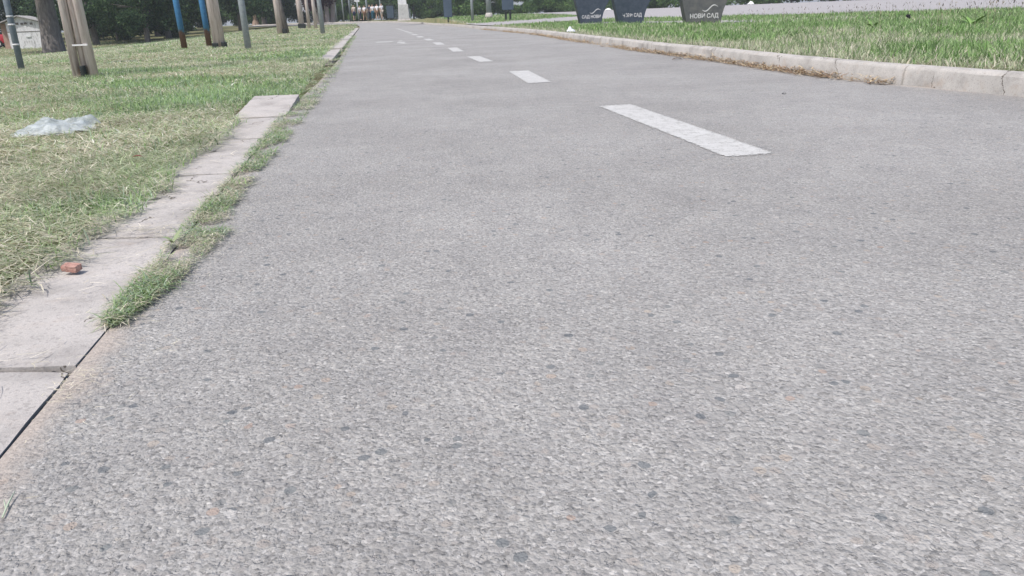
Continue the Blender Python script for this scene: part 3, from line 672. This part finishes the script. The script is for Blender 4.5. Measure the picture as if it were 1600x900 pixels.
# ------------------------------------------------------------------ planters with lettering
def text_mesh(name, s, size, m, parent, loc, rot=(math.pi/2, 0, 0)):
    cu = bpy.data.curves.new(name, 'FONT'); cu.body = s; cu.size = size; cu.extrude = .002; cu.offset = .006*size/.1*.25; cu.resolution_u = 3
    t = bpy.data.objects.new(name, cu); C.objects.link(t); bpy.context.view_layer.update()
    me = bpy.data.meshes.new_from_object(t.evaluated_get(bpy.context.evaluated_depsgraph_get())); bpy.data.objects.remove(t)
    me.materials.clear(); me.materials.append(m); me.name = name
    xs = [v.co.x for v in me.vertices]; w_ = max(xs)-min(xs) if xs else 1
    o = link(bpy.data.objects.new(name, me), parent); o.location = loc; o.rotation_euler = rot; return o, w_, min(xs) if xs else 0
def worn_lettering():
    m, t, b = mat('worn_lettering', .6); co = geo_pos(t); b.inputs['Base Color'].default_value = (.6, .6, .6, 1)
    f = math_(t, 'GREATER_THAN', noise(t, co, 16, 5, .7), .5); tr = N(t, 'ShaderNodeBsdfTransparent'); mx = N(t, 'ShaderNodeMixShader'); out = t.nodes['Material Output']
    t.links.new(f, mx.inputs[0]); t.links.new(b.outputs[0], mx.inputs[1]); t.links.new(tr.outputs[0], mx.inputs[2]); t.links.new(mx.outputs[0], out.inputs[0]); return m
M['lettering_worn'] = worn_lettering()
def planter(loc, rz, wb, text, tw, tz, label, m, swoosh, worn=False, txoff=0):
    root = empty('street_planter', loc, rz, label, 'planter', 'dark street planters on the right verge')
    h = 1.05; pl, pr = [], []
    for i in range(13):
        t = i/12; z = h*t
        pr.append((wb/2+.02*t+.52*t**2, z)); pl.append((-wb/2-.22*t-.05*t*t, z))
    depth = .34
    g = MB(); g.prism(pl[::-1][:0]+[(x, z) for x, z in pl]+[(x, z) for x, z in reversed(pr)], -depth/2, depth/2); g.build('body', M[m], root, bevel=.008)
    x0, x1 = pl[-1][0], pr[-1][0]
    r = MB(); r.box(((x0+x1)/2, -depth/2-.006, h+.025), (x1-x0+.03, .03, .05)).box(((x0+x1)/2, depth/2+.006, h+.025), (x1-x0+.03, .03, .05)).box((x0+.0, 0, h+.025), (.03, depth-.018, .05)).box((x1, 0, h+.025), (.03, depth-.018, .05)); r.build('rim', M[m], root, bevel=.004)
    s = MB(); s.box(((x0+x1)/2, 0, h+.012), (x1-x0-.05, depth-.03, .02)); s.build('soil', M['soil'], root)
    a_, b2 = text.split(' '); ws = []
    for q in (a_, b2):
        o, w_, mn = text_mesh('lettering', q, .115, M['lettering_worn' if worn and q == a_ else 'lettering'], root, (0, 0, 0)); ws.append((o, w_, mn))
    gap = .045; k = (tw-gap)/(ws[0][1]+ws[1][1]); xx = -tw/2+txoff
    for o, w_, mn in ws:
        o.scale = (k, 1.15, 1); o.location = (xx-mn*k, -depth/2-.004, tz); xx += w_*k+gap
    if swoosh:
        pts = []; q = MB(); n_ = 14
        for i in range(n_+1):
            t = i/n_; xx = (-.05+.36*t); zz = tz+.19-.055*math.sin(t*2.2*math.pi*.86+.35)*(1-.1*t)+.045*t; hw = .012*math.sin(math.pi*min(.98, t+.02))+.003
            q.v += [(xx, -depth/2-.006, zz-hw), (xx, -depth/2-.006, zz+hw), (xx, -depth/2-.002, zz-hw), (xx, -depth/2-.002, zz+hw)]
        for i in range(n_): a = i*4; q.f += [(a, a+4, a+5, a+1), (a+2, a+3, a+7, a+6), (a+1, a+5, a+7, a+3), (a, a+2, a+6, a+4)]
        q.build('wave_emblem', M['lettering'], root)
    return root
planter((4.69, 18.95, .105), .02, .79, 'НОВИ САД', .66, .15, 'rightmost dark planter, sun bleached, with legible white НОВИ САД lettering and wave emblem', 'planter_worn', True)
planter((3.64, 23.0, .105), .08, .70, 'НОВИ САД', .55, .20, 'middle dark planter with half worn off white lettering and no clear emblem', 'planter', False, True, txoff=.02)
planter((2.92, 26.7, .105), .10, .70, 'САД НОВИ', .62, .18, 'leftmost dark planter with wrapped lettering and small wave emblem', 'planter', True)

# ------------------------------------------------------------------ poles on the left
def pole(name, loc, h, r0, r1, m, label, cat, lean=(0, 0), group=None, parts=None):
    root = empty(name, loc, 0, label, cat, group)
    MB().tube([(0, 0, -.1), (lean[0]*.3, lean[1]*.3, h*.3), (lean[0], lean[1], h)], [r0, r0*.7+r1*.3, r1], 14).build('shaft', M[m], root, smooth=True)
    return root
# grey signpost with clamps, far left
sp_ = pole('signpost', (-6.95, 11.6, TL(-6.95, 11.6)), 3.0, .043, .043, 'dark_steel', 'slim dark grey signpost with pale clamps at the far left', 'signpost', (.06, 0))
for z in (.36, .63, .74, 1.03): MB().tube([(.0+.06*z/3, 0, z-.012), (.06*z/3, 0, z+.010)], .047, 12).build('clamp', M['strap'], sp_, smooth=True)
g = MB(); g.box((.06, -.06, 2.55), (.6, .012, .6)); g.build('sign_plate', M['strap'], sp_, bevel=.01)
# triple wooden utility pole
up = empty('utility_pole', (-4.70, 9.0, 0), 0, 'nearest wooden utility pole made of three weathered legs with a black conduit', 'utility pole', 'wooden utility poles on the left verge')
for (x0, x1, y0, y1, ra, rb) in ((-.09, -.035, 0, .05, .041, .038), (.0, .0, .05, .05, .045, .04), (.09, .035, .02, .05, .046, .04)):
    MB().tube([(x0, y0, -.15), (x0*.55+x1*.45, y0, 1.6), (x1, y1, 6.3)], [ra*1.12, ra, rb], 14).build('leg', M['wood'], up, smooth=True)
c_ = MB()
c_.tube([(.02, -.055, -.05+i*.012) for i in range(17)], [.030 if i % 2 else .036 for i in range(17)], 14); c_.build('conduit', M['black_plastic'], up, smooth=True)
g = MB(); g.box((.03, -.03, .36), (.17, .008, .018)); g.build('strap', M['strap'], up)
g = MB(); g.box((.0, .0, 5.9), (1.1, .09, .09)); g.build('crossarm', M['wood'], up)
for sx in (-.5, 0.14, .5): MB().tube([(sx, 0, 5.945), (sx, 0, 6.08)], [.03, .045], 10).build('insulator', M['strap'], up)
# blue poles
pole('blue_pole', (-7.62, 19.4, TL(-7.6, 19.4)), 4.2, .07, .065, 'blue_pole', 'left blue metal pole with paint rusted off near the ground', 'pole', (-.07, 0), 'blue metal poles on the left verge')
pole('blue_pole', (-7.56, 20.9, TL(-7.6, 20.9)), 4.2, .072, .065, 'blue_pole', 'right blue metal pole with dark rusty foot, beside the wooden pole', 'pole', (-.07, 0), 'blue metal poles on the left verge')
def wood_pole(loc, r, label, box, lean=(-.12, 0), h=8, stub=None):
    t = pole('utility_pole', loc, h, r, r*.8, 'wood', label, 'utility pole', lean, 'wooden utility poles on the left verge')
    if box: g = MB(); [g.box((bx, -r*.6, bz), (bw, r*1.3, bh)) for bx, bz, bw, bh in box]; g.build('conduit', M['black_plastic'], t, bevel=.012)
    if stub: MB().tube([(stub, -.02, -.1), (stub*.35, 0, 1.5), (stub*.2, 0, 2.6)], [r*.8, r*.7, r*.55], 12).build('brace_leg', M['bark'], t, smooth=True)
    g = MB(); g.box((lean[0], 0, h-.4), (1.4, .09, .09)); g.build('crossarm', M['wood'], t)
    return t
wood_pole((-6.74, 19.3, -.02), .14, 'thick wooden utility pole with black box at its foot beside the blue poles', [(-.05, .06, .14, .17), (.14, .09, .09, .14)])
pole('steel_post', (-5.33, 16.95, 0), 4.0, .068, .06, 'steel', 'light grey galvanised post between the thick wooden pole and the path', 'post', (-.03, 0))
wood_pole((-10.9, 40.1, TL(-10.9, 40.1)), .17, 'wooden utility pole with short dark brace leaning on its right', [(.24, .12, .22, .26)], stub=.32)
wood_pole((-15.35, 62.6, TL(-15.3, 62.6)), .22, 'wooden utility pole with black box on the ground beside it, beyond the braced one', [(.05, .16, .55, .34)], (-.1, 0))
wood_pole((-14.5, 61.4, TL(-14.5, 61.4)), .13, 'thin pale wooden pole, left one of the pair in front of the purple leaved tree', None, (-.05, 0))
wood_pole((-13.68, 60.0, TL(-13.7, 60)), .13, 'thin pale wooden pole, right one of the pair in front of the purple leaved tree', None, (-.05, 0))
pole('steel_post', (-7.72, 35.05, 0), 6.0, .10, .085, 'steel', 'blue grey tapering lamp post close to the left path edge', 'post', (-.08, 0))

# ------------------------------------------------------------------ right side posts, boards
pole('steel_post', (-1.55, 44.2, TR(0, 44.2)), 4.5, .075, .07, 'steel', 'thin light grey post between the two blue boards', 'post', (-.05, 0))
t = pole('lamp_post', (-.75, 50.5, TR(0, 50.5)), 7, .17, .13, 'steel', 'thick grey lamp post with pale footing right of the thin post', 'lamp post', (-.02, 0))
MB().tube([(0, 0, -.05), (0, 0, .14), (0, 0, .3)], [.26, .24, .18], 14).build('footing', M['kerb'], t, smooth=True)
def board(loc, w_, z0, legs, label, rz=0):
    t = empty('notice_board', loc, rz, label, 'notice board', 'blue grey notice boards on the right verge')
    g = MB(); g.box((0, 0, z0+.8), (w_, .10, 1.6)); g.build('panel', M['board'], t, bevel=.02)
    g = MB(); g.box((0, 0, z0+1.62), (w_+.06, .14, .05)); g.build('cap', M['black_plastic'], t)
    for lx in legs: g = MB(); g.box((lx, 0, z0/2-.05), (.11, .07, z0+.1)); g.build('leg', M['black_plastic'], t)
    return t
board((-3.15, 48.6, TR(0, 48.6)), .50, .17, (0,), 'narrow blue board on one short black leg, left of the thin grey post')
board((.37, 43.5, TR(0, 43.5)), .62, .52, (-.12, .12), 'blue grey board on two dark legs left of the planters')
# concrete pylon
t = empty('concrete_pylon', (-6.9, 58, TR(0, 58)-.03), 0, 'white square concrete pylon on a wider grey pedestal at the path bend', 'pylon')
g = MB(); g.box((0, 0, .55), (.78, .7, 1.0), .1, .9); g.build('pedestal', concrete('pedestal_concrete', (.42, .42, .40)), t, bevel=.05)
g = MB(); g.box((-.05, 0, 3.4), (.60, .5, 4.8), .1, .9); g.build('shaft', concrete('pylon_white', (.62, .62, .62)), t, bevel=.03)
g = MB(); g.box((.0, 0, .02), (.95, .85, .12), .1, .9); g.build('footing', M['kerb'], t)

# ------------------------------------------------------------------ far end: lamp posts, sign, container, people
far_px = [(-27.3, 105, .10), (-26.2, 108, .08), (-23.6, 104, .11), (-22.4, 105, .12), (-21.6, 107, .10), (-19.2, 104, .13), (-17.1, 106, .11)]
def px2x(px, y, hz=0): return (px-800)/1200*(y*.948)
fl_ = [(529, 108, .09, 'dull green lamp post at the far bend, leftmost of the far row'), (545, 106, .09, 'thin pale lamp post at the far bend, second of the far row'), (556, 104, .09, 'thin dark lamp post at the far bend, third of the far row'),
       (566.5, 100, .11, 'grey lamp post at the far bend just left of the strollers'), (593, 100, .12, 'grey lamp post at the far bend standing among the strollers'), (614, 104, .08, 'faint grey post at the far bend near the dark container')]
for px, y, r_, lab in fl_:
    x = px2x(px, y); t = pole('far_lamp_post', (x, y, .50), 7, r_, r_*.8, 'steel', lab, 'lamp post', (0, 0), 'lamp posts at the far bend')
    g = MB(); g.box((.4, 0, 6.95), (.9, .12, .08)); g.build('lamp_arm', M['steel'], t)
y = 98; x = px2x(579, y); t = pole('sign_post', (x, y, .5), 2.5, .08, .08, 'steel', 'small white sign on a post above the strollers', 'sign')
g = MB(); g.box((0, -.05, 2.35), (.62, .03, .55)); g.build('sign_plate', M['white_sign'], t, bevel=.02)
t = empty('waste_container', (px2x(629, 96), 96, .5), 0, 'tall dark blue container right of the strollers', 'container')
g = MB(); g.box((0, 0, .78), (.78, .7, 1.36), 0, 1.05); g.build('body', M['board'], t, bevel=.03)
g = MB(); g.box((0, 0, 1.52), (.86, .76, .10)); g.build('lid', M['black_plastic'], t, bevel=.02)
for sx in (-.3, .3): MB().tube([(sx-.03, -.2, .09), (sx+.03, -.2, .09)], .09, 12).build('wheel', M['tyre'], t)
t = empty('mesh_fence', (px2x(645, 96), 96, .5), .2, 'low dark mesh fence right of the dark container', 'fence')
g = MB()
for i in range(22): g.box((-1.0+i*.095, 0, .5), (.02, .02, 1.0))
for z in (.1, .4, .7, 1.0): g.box((0, -.021, z), (2.1, .02, .025))
g.build('mesh_panel', M['dark_steel'], t)
for sx in (-1.08, 1.08): g = MB(); g.box((sx, 0, .55), (.06, .06, 1.1)); g.build('post', M['dark_steel'], t)

def skin_obj(name, joints, edges, radii, m, parent, root=0, sub=2):
    me = bpy.data.meshes.new(name); me.from_pydata(joints, edges, []); o = bpy.data.objects.new(name, me); link(o)
    sk = o.modifiers.new('skin', 'SKIN'); sb = o.modifiers.new('sub', 'SUBSURF'); sb.levels = sub; sb.render_levels = sub
    for i, r in enumerate(radii):
        d = me.skin_vertices[0].data[i]; d.radius = (r, r) if not isinstance(r, tuple) else r; d.use_root = (i == root)
    bpy.context.view_layer.update()
    m2 = bpy.data.meshes.new_from_object(o.evaluated_get(bpy.context.evaluated_depsgraph_get())); bpy.data.objects.remove(o)
    m2.materials.clear(); m2.materials.append(m); m2.shade_smooth(); m2.name = name
    return link(bpy.data.objects.new(name, m2), parent)
def person(loc, rz, top, bottom, label, long=False, step=.18, s=1.0, arm=.1):
    root = empty('person', loc, rz, label, 'person', 'strollers at the far bend'); root.scale = (s, s, s)
    hipz, shz = .95, 1.42
    J = [(0, 0, hipz), (0, 0, 1.18), (0, 0, 1.36), (0, 0, 1.50), (0, -.01, 1.60), (0, -.01, 1.70),
         (-.17, 0, shz), (-.23, -arm, 1.14), (-.22, -arm-.1, .90), (-.22, -arm-.14, .80),
         (.17, 0, shz), (.23, arm, 1.14), (.22, arm-.05, .90), (.22, arm-.08, .80),
         (-.09, 0, .90), (-.10, -step*.6, .50), (-.10, -step, .08), (-.10, -step-.16, .035),
         (.09, 0, .90), (.10, step*.4, .50), (.10, step+.06, .09), (.10, step-.08, .035)]
    E_ = [(0, 1), (1, 2), (2, 3), (3, 4), (4, 5), (2, 6), (6, 7), (7, 8), (8, 9), (2, 10), (10, 11), (11, 12), (12, 13), (0, 14), (14, 15), (15, 16), (16, 17), (0, 18), (18, 19), (19, 20), (20, 21)]
    Rr = [.125, .11, .125, .052, .085, .085, .06, .045, .035, .035, .06, .045, .035, .035, .085, .058, .04, .04, .085, .058, .04, .04]
    body = skin_obj('body', J, E_, Rr, M['skin'], root)
    sh = skin_obj('shirt', [J[0], J[1], (0, 0, 1.37), J[6], (-.22, -arm*.6, 1.22), J[10], (.22, arm*.6, 1.22)], [(0, 1), (1, 2), (2, 3), (3, 4), (2, 5), (5, 6)], [.145, .135, .14, .082, .066, .082, .066], top, root)
    kz = .12 if long else .52; i1, i2 = (16, 20) if long else (15, 19)
    js_ = [(0, 0, .93), J[14], J[15], J[18], J[19]]; es_ = [(0, 1), (1, 2), (0, 3), (3, 4)]; rs = [.14, .105, .08, .105, .08]
    if long: js_ += [J[16], J[20]]; es_ += [(2, 5), (4, 6)]; rs += [.06, .06]
    skin_obj('trousers' if long else 'shorts', js_, es_, rs, bottom, root)
    skin_obj('hair', [(0, .02, 1.66), (0, .015, 1.73)], [(0, 1)], [.095, .075], M['hair'], root)
    return root
white = flat_mat('shirt_white', (.75, .73, .76)); beige = flat_mat('shirt_beige', (.60, .52, .46)); teal = flat_mat('teal_cloth', (.03, .14, .20)); dk = flat_mat('dark_cloth', (.03, .035, .06)); navy = flat_mat('navy_cloth', (.03, .04, .09)); brown = flat_mat('brown_cloth', (.25, .15, .10))
for px, y, rz, tp, bt, lg, lab in ((572.5, 95, .3, beige, navy, False, 'stroller in a beige top, leftmost of the group'), (582, 97, .8, white, dk, True, 'stroller in a white top and long dark trousers, under the small sign'),
      (589, 97, -.4, white, brown, False, 'stroller in a white top and brown shorts, left of the middle post'), (597, 99, 2.8, dk, dk, True, 'stroller in all dark clothes just right of the middle post'),
      (601.5, 94, .2, white, teal, True, 'stroller in a white top and teal trousers'), (608.5, 95, 3.0, white, brown, False, 'stroller in a white top and brown shorts, second from the right'), (615.5, 96, .5, white, beige, False, 'stroller in a white top and beige shorts, rightmost of the group')):
    person((px2x(px, y), y, .52), rz, tp, bt, lab, lg, arm=random.uniform(.05, .15), s=random.uniform(.94, 1.03))
person((px2x(540, 110), 110, .2), 1.2, white, dk, 'distant stroller in a pale top, alone left of the group', True)

# ------------------------------------------------------------------ shed and car
sx, sy, sz = -38.2, 64.5, TL(-38.2, 64.5)-.03
sx += .35; shed = empty('shed', (sx, sy, sz), .28, 'small white gabled shed with stained front and grey roof under the trees', 'shed')
def stained():
    m, t, b = mat('whitewash', .9, .1); co = obj_co(t); mp = N(t, 'ShaderNodeMapping'); mp.inputs['Scale'].default_value = (3.5, 3.5, 1.2); t.links.new(co, mp.inputs[0])
    c = ramp(t, noise(t, mp.outputs[0], 2.2, 7, .75), [(.36, (.28, .28, .28)), (.48, (.62, .62, .63)), (.7, (.74, .74, .76))]); t.links.new(c, b.inputs['Base Color']); return m
M['whitewash'] = stained(); M['shed_roof'] = streaky('shed_roof', (.25, .24, .24), (.38, .37, .37), (.46, .45, .45), (3, 3, 3)); M['shed_side'] = plain('shed_side', (.30, .20, .16), (.40, .28, .22), 3)
g = MB(); g.prism([(-1.05, 0), (1.35, 0), (1.35, 1.95), (.15-.25, 2.4), (-1.05, 2.0)], -.06, 0); g.build('front_wall', M['whitewash'], shed)
g = MB(); g.box((-1.05, 1.6, 1.0), (.1, 3.1, 2.0)).box((1.30, 1.6, .97), (.1, 3.1, 1.94)).box((.12, 3.1, 1.0), (2.4, .1, 2.0)); g.build('side_walls', M['shed_side'], shed)
g = MB()
for a, b_ in (((-.1, 2.5), (-1.75, 1.90)), ((-.1, 2.5), (2.0, 1.90))):
    x0, z0 = a; x1, z1 = b_; g.prism([(x0, z0), (x1, z1), (x1, z1-.07), (x0, z0-.07)], -.35, 3.5)
g.build('roof', M['shed_roof'], shed)
for i, xx in enumerate((-.55, -.25, .1, .35, .75)): g = MB(); g.box((xx, -.075, 1.86+.03*(i % 2)), (.2, .03, .16)); g.build('vent', M['bark'], shed)
g = MB(); g.box((.14, -.072, 1.28), (2.36, .024, .045)); g.build('batten', M['bark'], shed)
f_ = MB(); f_.box((.35, -.09, .92), (.36, .05, .14)); f_.build('meter_box', M['white_sign'], shed, bevel=.01)
g = MB(); g.box((-1.32, .5, .95), (.45, .3, 1.9)); g.build('brick_pier', M['shed_side'], shed)
car = empty('parked_car', (-43.3, 68.0, TL(-44, 69.5)), .25, 'red parked car at the left picture edge beside the shed', 'car')
prof = [(-2.0, .35), (-2.05, .75), (-1.85, .95), (-1.2, 1.02), (-.65, 1.42), (.75, 1.45), (1.35, 1.05), (1.9, .98), (2.05, .7), (2.0, .33)]
g = MB(); g.prism(prof, -.82, .82); g.build('body', M['red_paint'], car, bevel=.06, smooth=True)
for yy in (-.825, .825): g = MB(); g.prism([(-1.05, 1.02), (-.6, 1.36), (.7, 1.38), (1.15, 1.05)], yy-.01, yy+.01); g.build('side_window', M['glass'], car)
g = MB(); g.v = [(1.4, -.7, 1.06), (1.4, .7, 1.06), (.82, .65, 1.45), (.82, -.65, 1.45), (1.37, -.7, 1.03), (1.37, .7, 1.03), (.79, .65, 1.42), (.79, -.65, 1.42)]; g.f = [(0, 1, 2, 3), (4, 7, 6, 5), (0, 4, 5, 1), (2, 6, 7, 3), (1, 5, 6, 2), (0, 3, 7, 4)]; g.build('rear_window', M['glass'], car)
for wx in (-1.3, 1.3):
    for wy in (-.8, .8): wo = MB().tube([(wx, wy-.1, .32), (wx, wy+.1, .32)], .32, 20).build('wheel', M['tyre'], car, smooth=False); MB().tube([(wx, wy-.11, .32), (wx, wy+.11, .32)], .18, 14).build('rim', M['strap'], wo)
for wy in (-.65, .65): g = MB(); g.box((2.03, wy, .8), (.05, .22, .14)); g.build('tail_light', flat_mat('tail_red', (.5, .03, .02)), car)

# stone marker on a pale disc
t = empty('stone_marker', (-29.5, 98, TL(-29.5, 98)), 0, 'small brown stone marker standing on a pale round base among the trees', 'marker')
MB().tube([(0, 0, 0), (0, 0, .12)], [1.3, 1.25], 32).build('round_base', M['far_concrete'], t)
MB().tube([(0, 0, .1), (0, 0, .7), (0, 0, .72), (0, 0, 1.3), (0, 0, 1.45)], [.5, .32, .22, .2, .12], 10).build('pillar', flat_mat('marker_brown', (.33, .24, .19)), t, bevel=0)

# ------------------------------------------------------------------ trees
def foliage(name, clumps, n_per, leaf, cols, m='leaf', parent=None, flat=.8):
    P, S = [], []
    for (c, r, k) in clumps:
        kk = int(n_per*k); d = rng.normal(0, 1, (kk, 3)); d /= np.linalg.norm(d, axis=1)[:, None]; rr = r*np.cbrt(rng.random(kk))*.55+r*.45*rng.random(kk)
        p = np.array(c)+d*rr[:, None]*np.array([1, 1, flat]); P.append(p)
    P = np.concatenate(P); n_ = len(P)
    u = rng.normal(0, 1, (n_, 3)); u /= np.linalg.norm(u, axis=1)[:, None]; q = rng.normal(0, 1, (n_, 3)); v = np.cross(u, q); v /= np.linalg.norm(v, axis=1)[:, None]
    s = leaf*rng.uniform(.55, 1.3, (n_, 1))
    V = np.stack([P-u*s, P-v*s*.45, P+u*s, P+v*s*.45], 1).reshape(-1, 3); Q = np.arange(n_*4).reshape(-1, 4)
    t = np.repeat(pick(cols, n_, .22), 4, axis=0)
    return np_mesh(name, V, Q, M[m], parent, tint=t)
DARK = [(.035, .075, .03), (.05, .10, .04), (.028, .06, .028), (.07, .12, .045)]
MID = [(.06, .13, .035), (.09, .17, .045), (.05, .10, .03), (.12, .20, .06)]
LIGHT = [(.09, .17, .05), (.13, .22, .07), (.07, .13, .04), (.16, .25, .09)]
PURP = [(.06, .03, .04), (.09, .045, .055), (.05, .03, .035)]
def tree_proto(seed, h, rt, cr, zlow, cols, n_leaf, leaf, bark='bark', nclump=26, stems=1):
    rs = random.Random(seed); root = bpy.data.objects.new('tree', None); link(root)
    g = MB(); clumps = []
    for s_ in range(stems):
        ox = (s_-(stems-1)/2)*rt*2.2; lx, ly = rs.uniform(-.5, .5)+ox, rs.uniform(-.4, .4)
        g.tube([(ox, 0, -.4), (ox, 0, .15), (ox+lx*.1, ly*.1, 1.2), (ox+lx*.5, ly*.5, h*.4), (lx, ly, h*.8)], [rt*1.45, rt*1.1, rt*.95, rt*.7, rt*.2], 14)
        for i in range(7):
            a = rs.uniform(0, 6.28); z0 = h*rs.uniform(.22, .6); L = cr*rs.uniform(.5, .85); dz = rs.uniform(.1, .9)*L*.7
            g.tube([(ox+lx*.3, ly*.3, z0), (ox+math.cos(a)*L*.5, math.sin(a)*L*.5, z0+dz*.7), (ox+math.cos(a)*L, math.sin(a)*L, z0+dz)], [rt*.4, rt*.22, rt*.06], 8)
    g.build('trunk', M[bark], root, smooth=True)
    for i in range(nclump):
        a = i*2.4+rs.uniform(-.3, .3); t = rs.random(); z = zlow+(h-zlow)*t; env = cr*(.55+.45*math.sin(math.pi*min(1, t*.9+.12)))
        d = env*rs.uniform(.25, .95); r = cr*rs.uniform(.22, .42); clumps.append(((math.cos(a)*d, math.sin(a)*d, max(z, zlow+r*.5)), r, 1 if t < .4 else .6))
    foliage('crown', clumps, n_leaf/nclump, leaf, cols, parent=root); return root
def place(root, loc, rz, s, label, group, cat='tree', first=[]):
    o = root if root not in first else copy_tree(root)
    if root not in first: first.append(root)
    o.location = loc; o.rotation_euler = (0, 0, rz); o.scale = (s, s, s); return tag(o, label, cat, group)
Ta = tree_proto(1, 11, .28, 4.6, 1.6, DARK, 26000, .14, nclump=34)
Tb = tree_proto(2, 10, .25, 4.4, .9, DARK, 26000, .14, nclump=34)
Tc = tree_proto(3, 9, .22, 4.0, .5, MID, 22000, .15, nclump=30)
Td = tree_proto(5, 13, .60, 6.5, 4.2, DARK, 30000, .15, nclump=36)
Te = tree_proto(6, 9, .26, 3.6, 1.7, PURP, 12000, .13, 'pale_bark', 22, stems=3)
Tf = tree_proto(8, 6, .12, 3.4, .1, LIGHT, 20000, .15, nclump=26)
Tg = tree_proto(9, 6, .12, 3.4, .1, MID, 20000, .15, nclump=26)
GL = 'park trees on the left'
place(Td, (-28.0, 50.6, TL(-28, 50.6)), 0, 1, 'massive grey trunked tree standing beside the white shed', GL)
place(Td, (-25.5, 25, TL(-25, 25)), 2, .85, 'big tree left of the picture edge that shades the near lawn', GL)
lt = [(Ta, -33.5, 67, 1, .95, 'dark tree right behind the nearest utility pole'), (Tb, -29.5, 72, 2, 1.0, 'dark low crowned tree right of the nearest utility pole'), (Tb, -27.5, 63, .4, .8, 'bushy dark tree left of the first blue pole'), (Ta, -25.5, 80, 3, 1.1, 'dark tree between the two blue poles'),
      (Tb, -40, 78, 1.5, 1.1, 'dark tree behind the white shed'), (Ta, -49, 76, 2.5, 1.1, 'dark tree above the red car'), (Tb, -35.5, 84, 4, 1.15, 'dark tree in the second row right of the massive trunk'), (Tc, -56, 84, 1, 1.3, 'mid green tree far left behind the red car'),
      (Tb, -29, 100, 5, 1.25, 'dark tree behind the thick wooden pole'), (Ta, -32.5, 112, .5, 1.3, 'dark tree behind the stone marker'), (Tc, -36.5, 122, 2, 1.25, 'mid green tree left of the stone marker'), (Tb, -44, 105, 3, 1.3, 'dark tree in the third row behind the shed'),
      (Tc, -36, 125, 2.2, .9, 'small mid green tree just left of the sky gap')]
for p, x, y, rz, s, lab in lt: place(p, (x, y, TL(x, y)-.05), rz, s, lab, GL)
place(Te, (-18.6, 87.4, .35), .3, 1, 'purple leaved tree with clustered pale stems left of the far bend', None)
place(Te, (-21.2, 95, .35), 1.4, .9, 'second purple leaved tree partly behind the first', None)
fb = [(-27.5, 135), (-22, 128), (-16.5, 130), (-11, 128), (-5.5, 131), (-31, 150)]
for i, (x, y) in enumerate(fb): place((Tc, Tb, Tc, Tb, Tg, Tc)[i], (x, y, .42), i*1.3, (1.0, 1.1, .95, 1.0, 1.1, 1.2)[i], ('mid green tree left of the strollers, behind the thin lamp posts', 'dark tree behind the left strollers', 'mid green tree behind the middle strollers', 'dark tree behind the dark container', 'full bushy tree behind the concrete pylon', 'mid green tree beyond the far lawn')[i], 'trees beyond the far bend')
rows = [(-8.5, 92), (-3.5, 106), (.5, 108), (4.8, 107), (9, 108), (13.5, 106), (18, 107), (22.5, 105), (27, 103), (31.5, 103), (36, 101), (40.5, 99), (45, 98), (50, 96), (55, 94), (60.5, 90), (66, 86), (72, 81), (78, 76), (84, 70), (90, 62)]
for i, (x, y) in enumerate(rows):
    if i == 0: continue
    place((Tf, Tg)[i % 2 if i < 9 else (i//2) % 2], (x, y, TR(x, y)-.05), i*1.7, 1.0+.15*math.sin(i*2.1), 'bushy green tree in the hedge row beyond the far road', 'hedge row beyond the far road', 'bushy tree')

Th = tree_proto(12, 7, .14, 4.0, .0, DARK, 20000, .17, nclump=26)
hb = [(-77, 84), (-71, 92), (-66, 99), (-60, 105), (-55, 112), (-50, 117), (-46, 124), (-42, 131), (-49, 86), (-43, 92), (-38, 98), (-30.5, 74), (-35, 74)]
for i, (x, y) in enumerate(hb): place(Th, (x, y, TL(x, y)-.1), i*1.1, (.75 if i >= 11 else 1.1), 'dark bush filling the gap under the left park trees', 'dark undergrowth behind the left park trees', 'bush')

hb = [(-34, 122), (-28.5, 121), (-24, 119), (-20, 118), (-16, 118), (-12.5, 117), (-9, 116), (-6.5, 112), (-3, 112)]
for i, (x, y) in enumerate(hb): place((Tf, Tg, Th)[(i*2) % 3], (x, y, .40), i*1.9, .85+.2*math.sin(i*1.7), 'bushy shrub in the thicket behind the strollers and the pylon', 'thicket beyond the far bend', 'shrub')

hz = MB(); hz.box((0, 700, 8), (2900, 1500, 22)); m = bpy.data.materials.new('haze'); m.use_nodes = True; t = m.node_tree; t.nodes.remove(t.nodes['Principled BSDF'])
pv = N(t, 'ShaderNodeVolumePrincipled'); pv.inputs['Density'].default_value = .0007; pv.inputs['Color'].default_value = (.9, .95, 1, 1); t.links.new(pv.outputs[0], t.nodes['Material Output'].inputs['Volume'])
tag(hz.build('haze', m), kind='stuff')
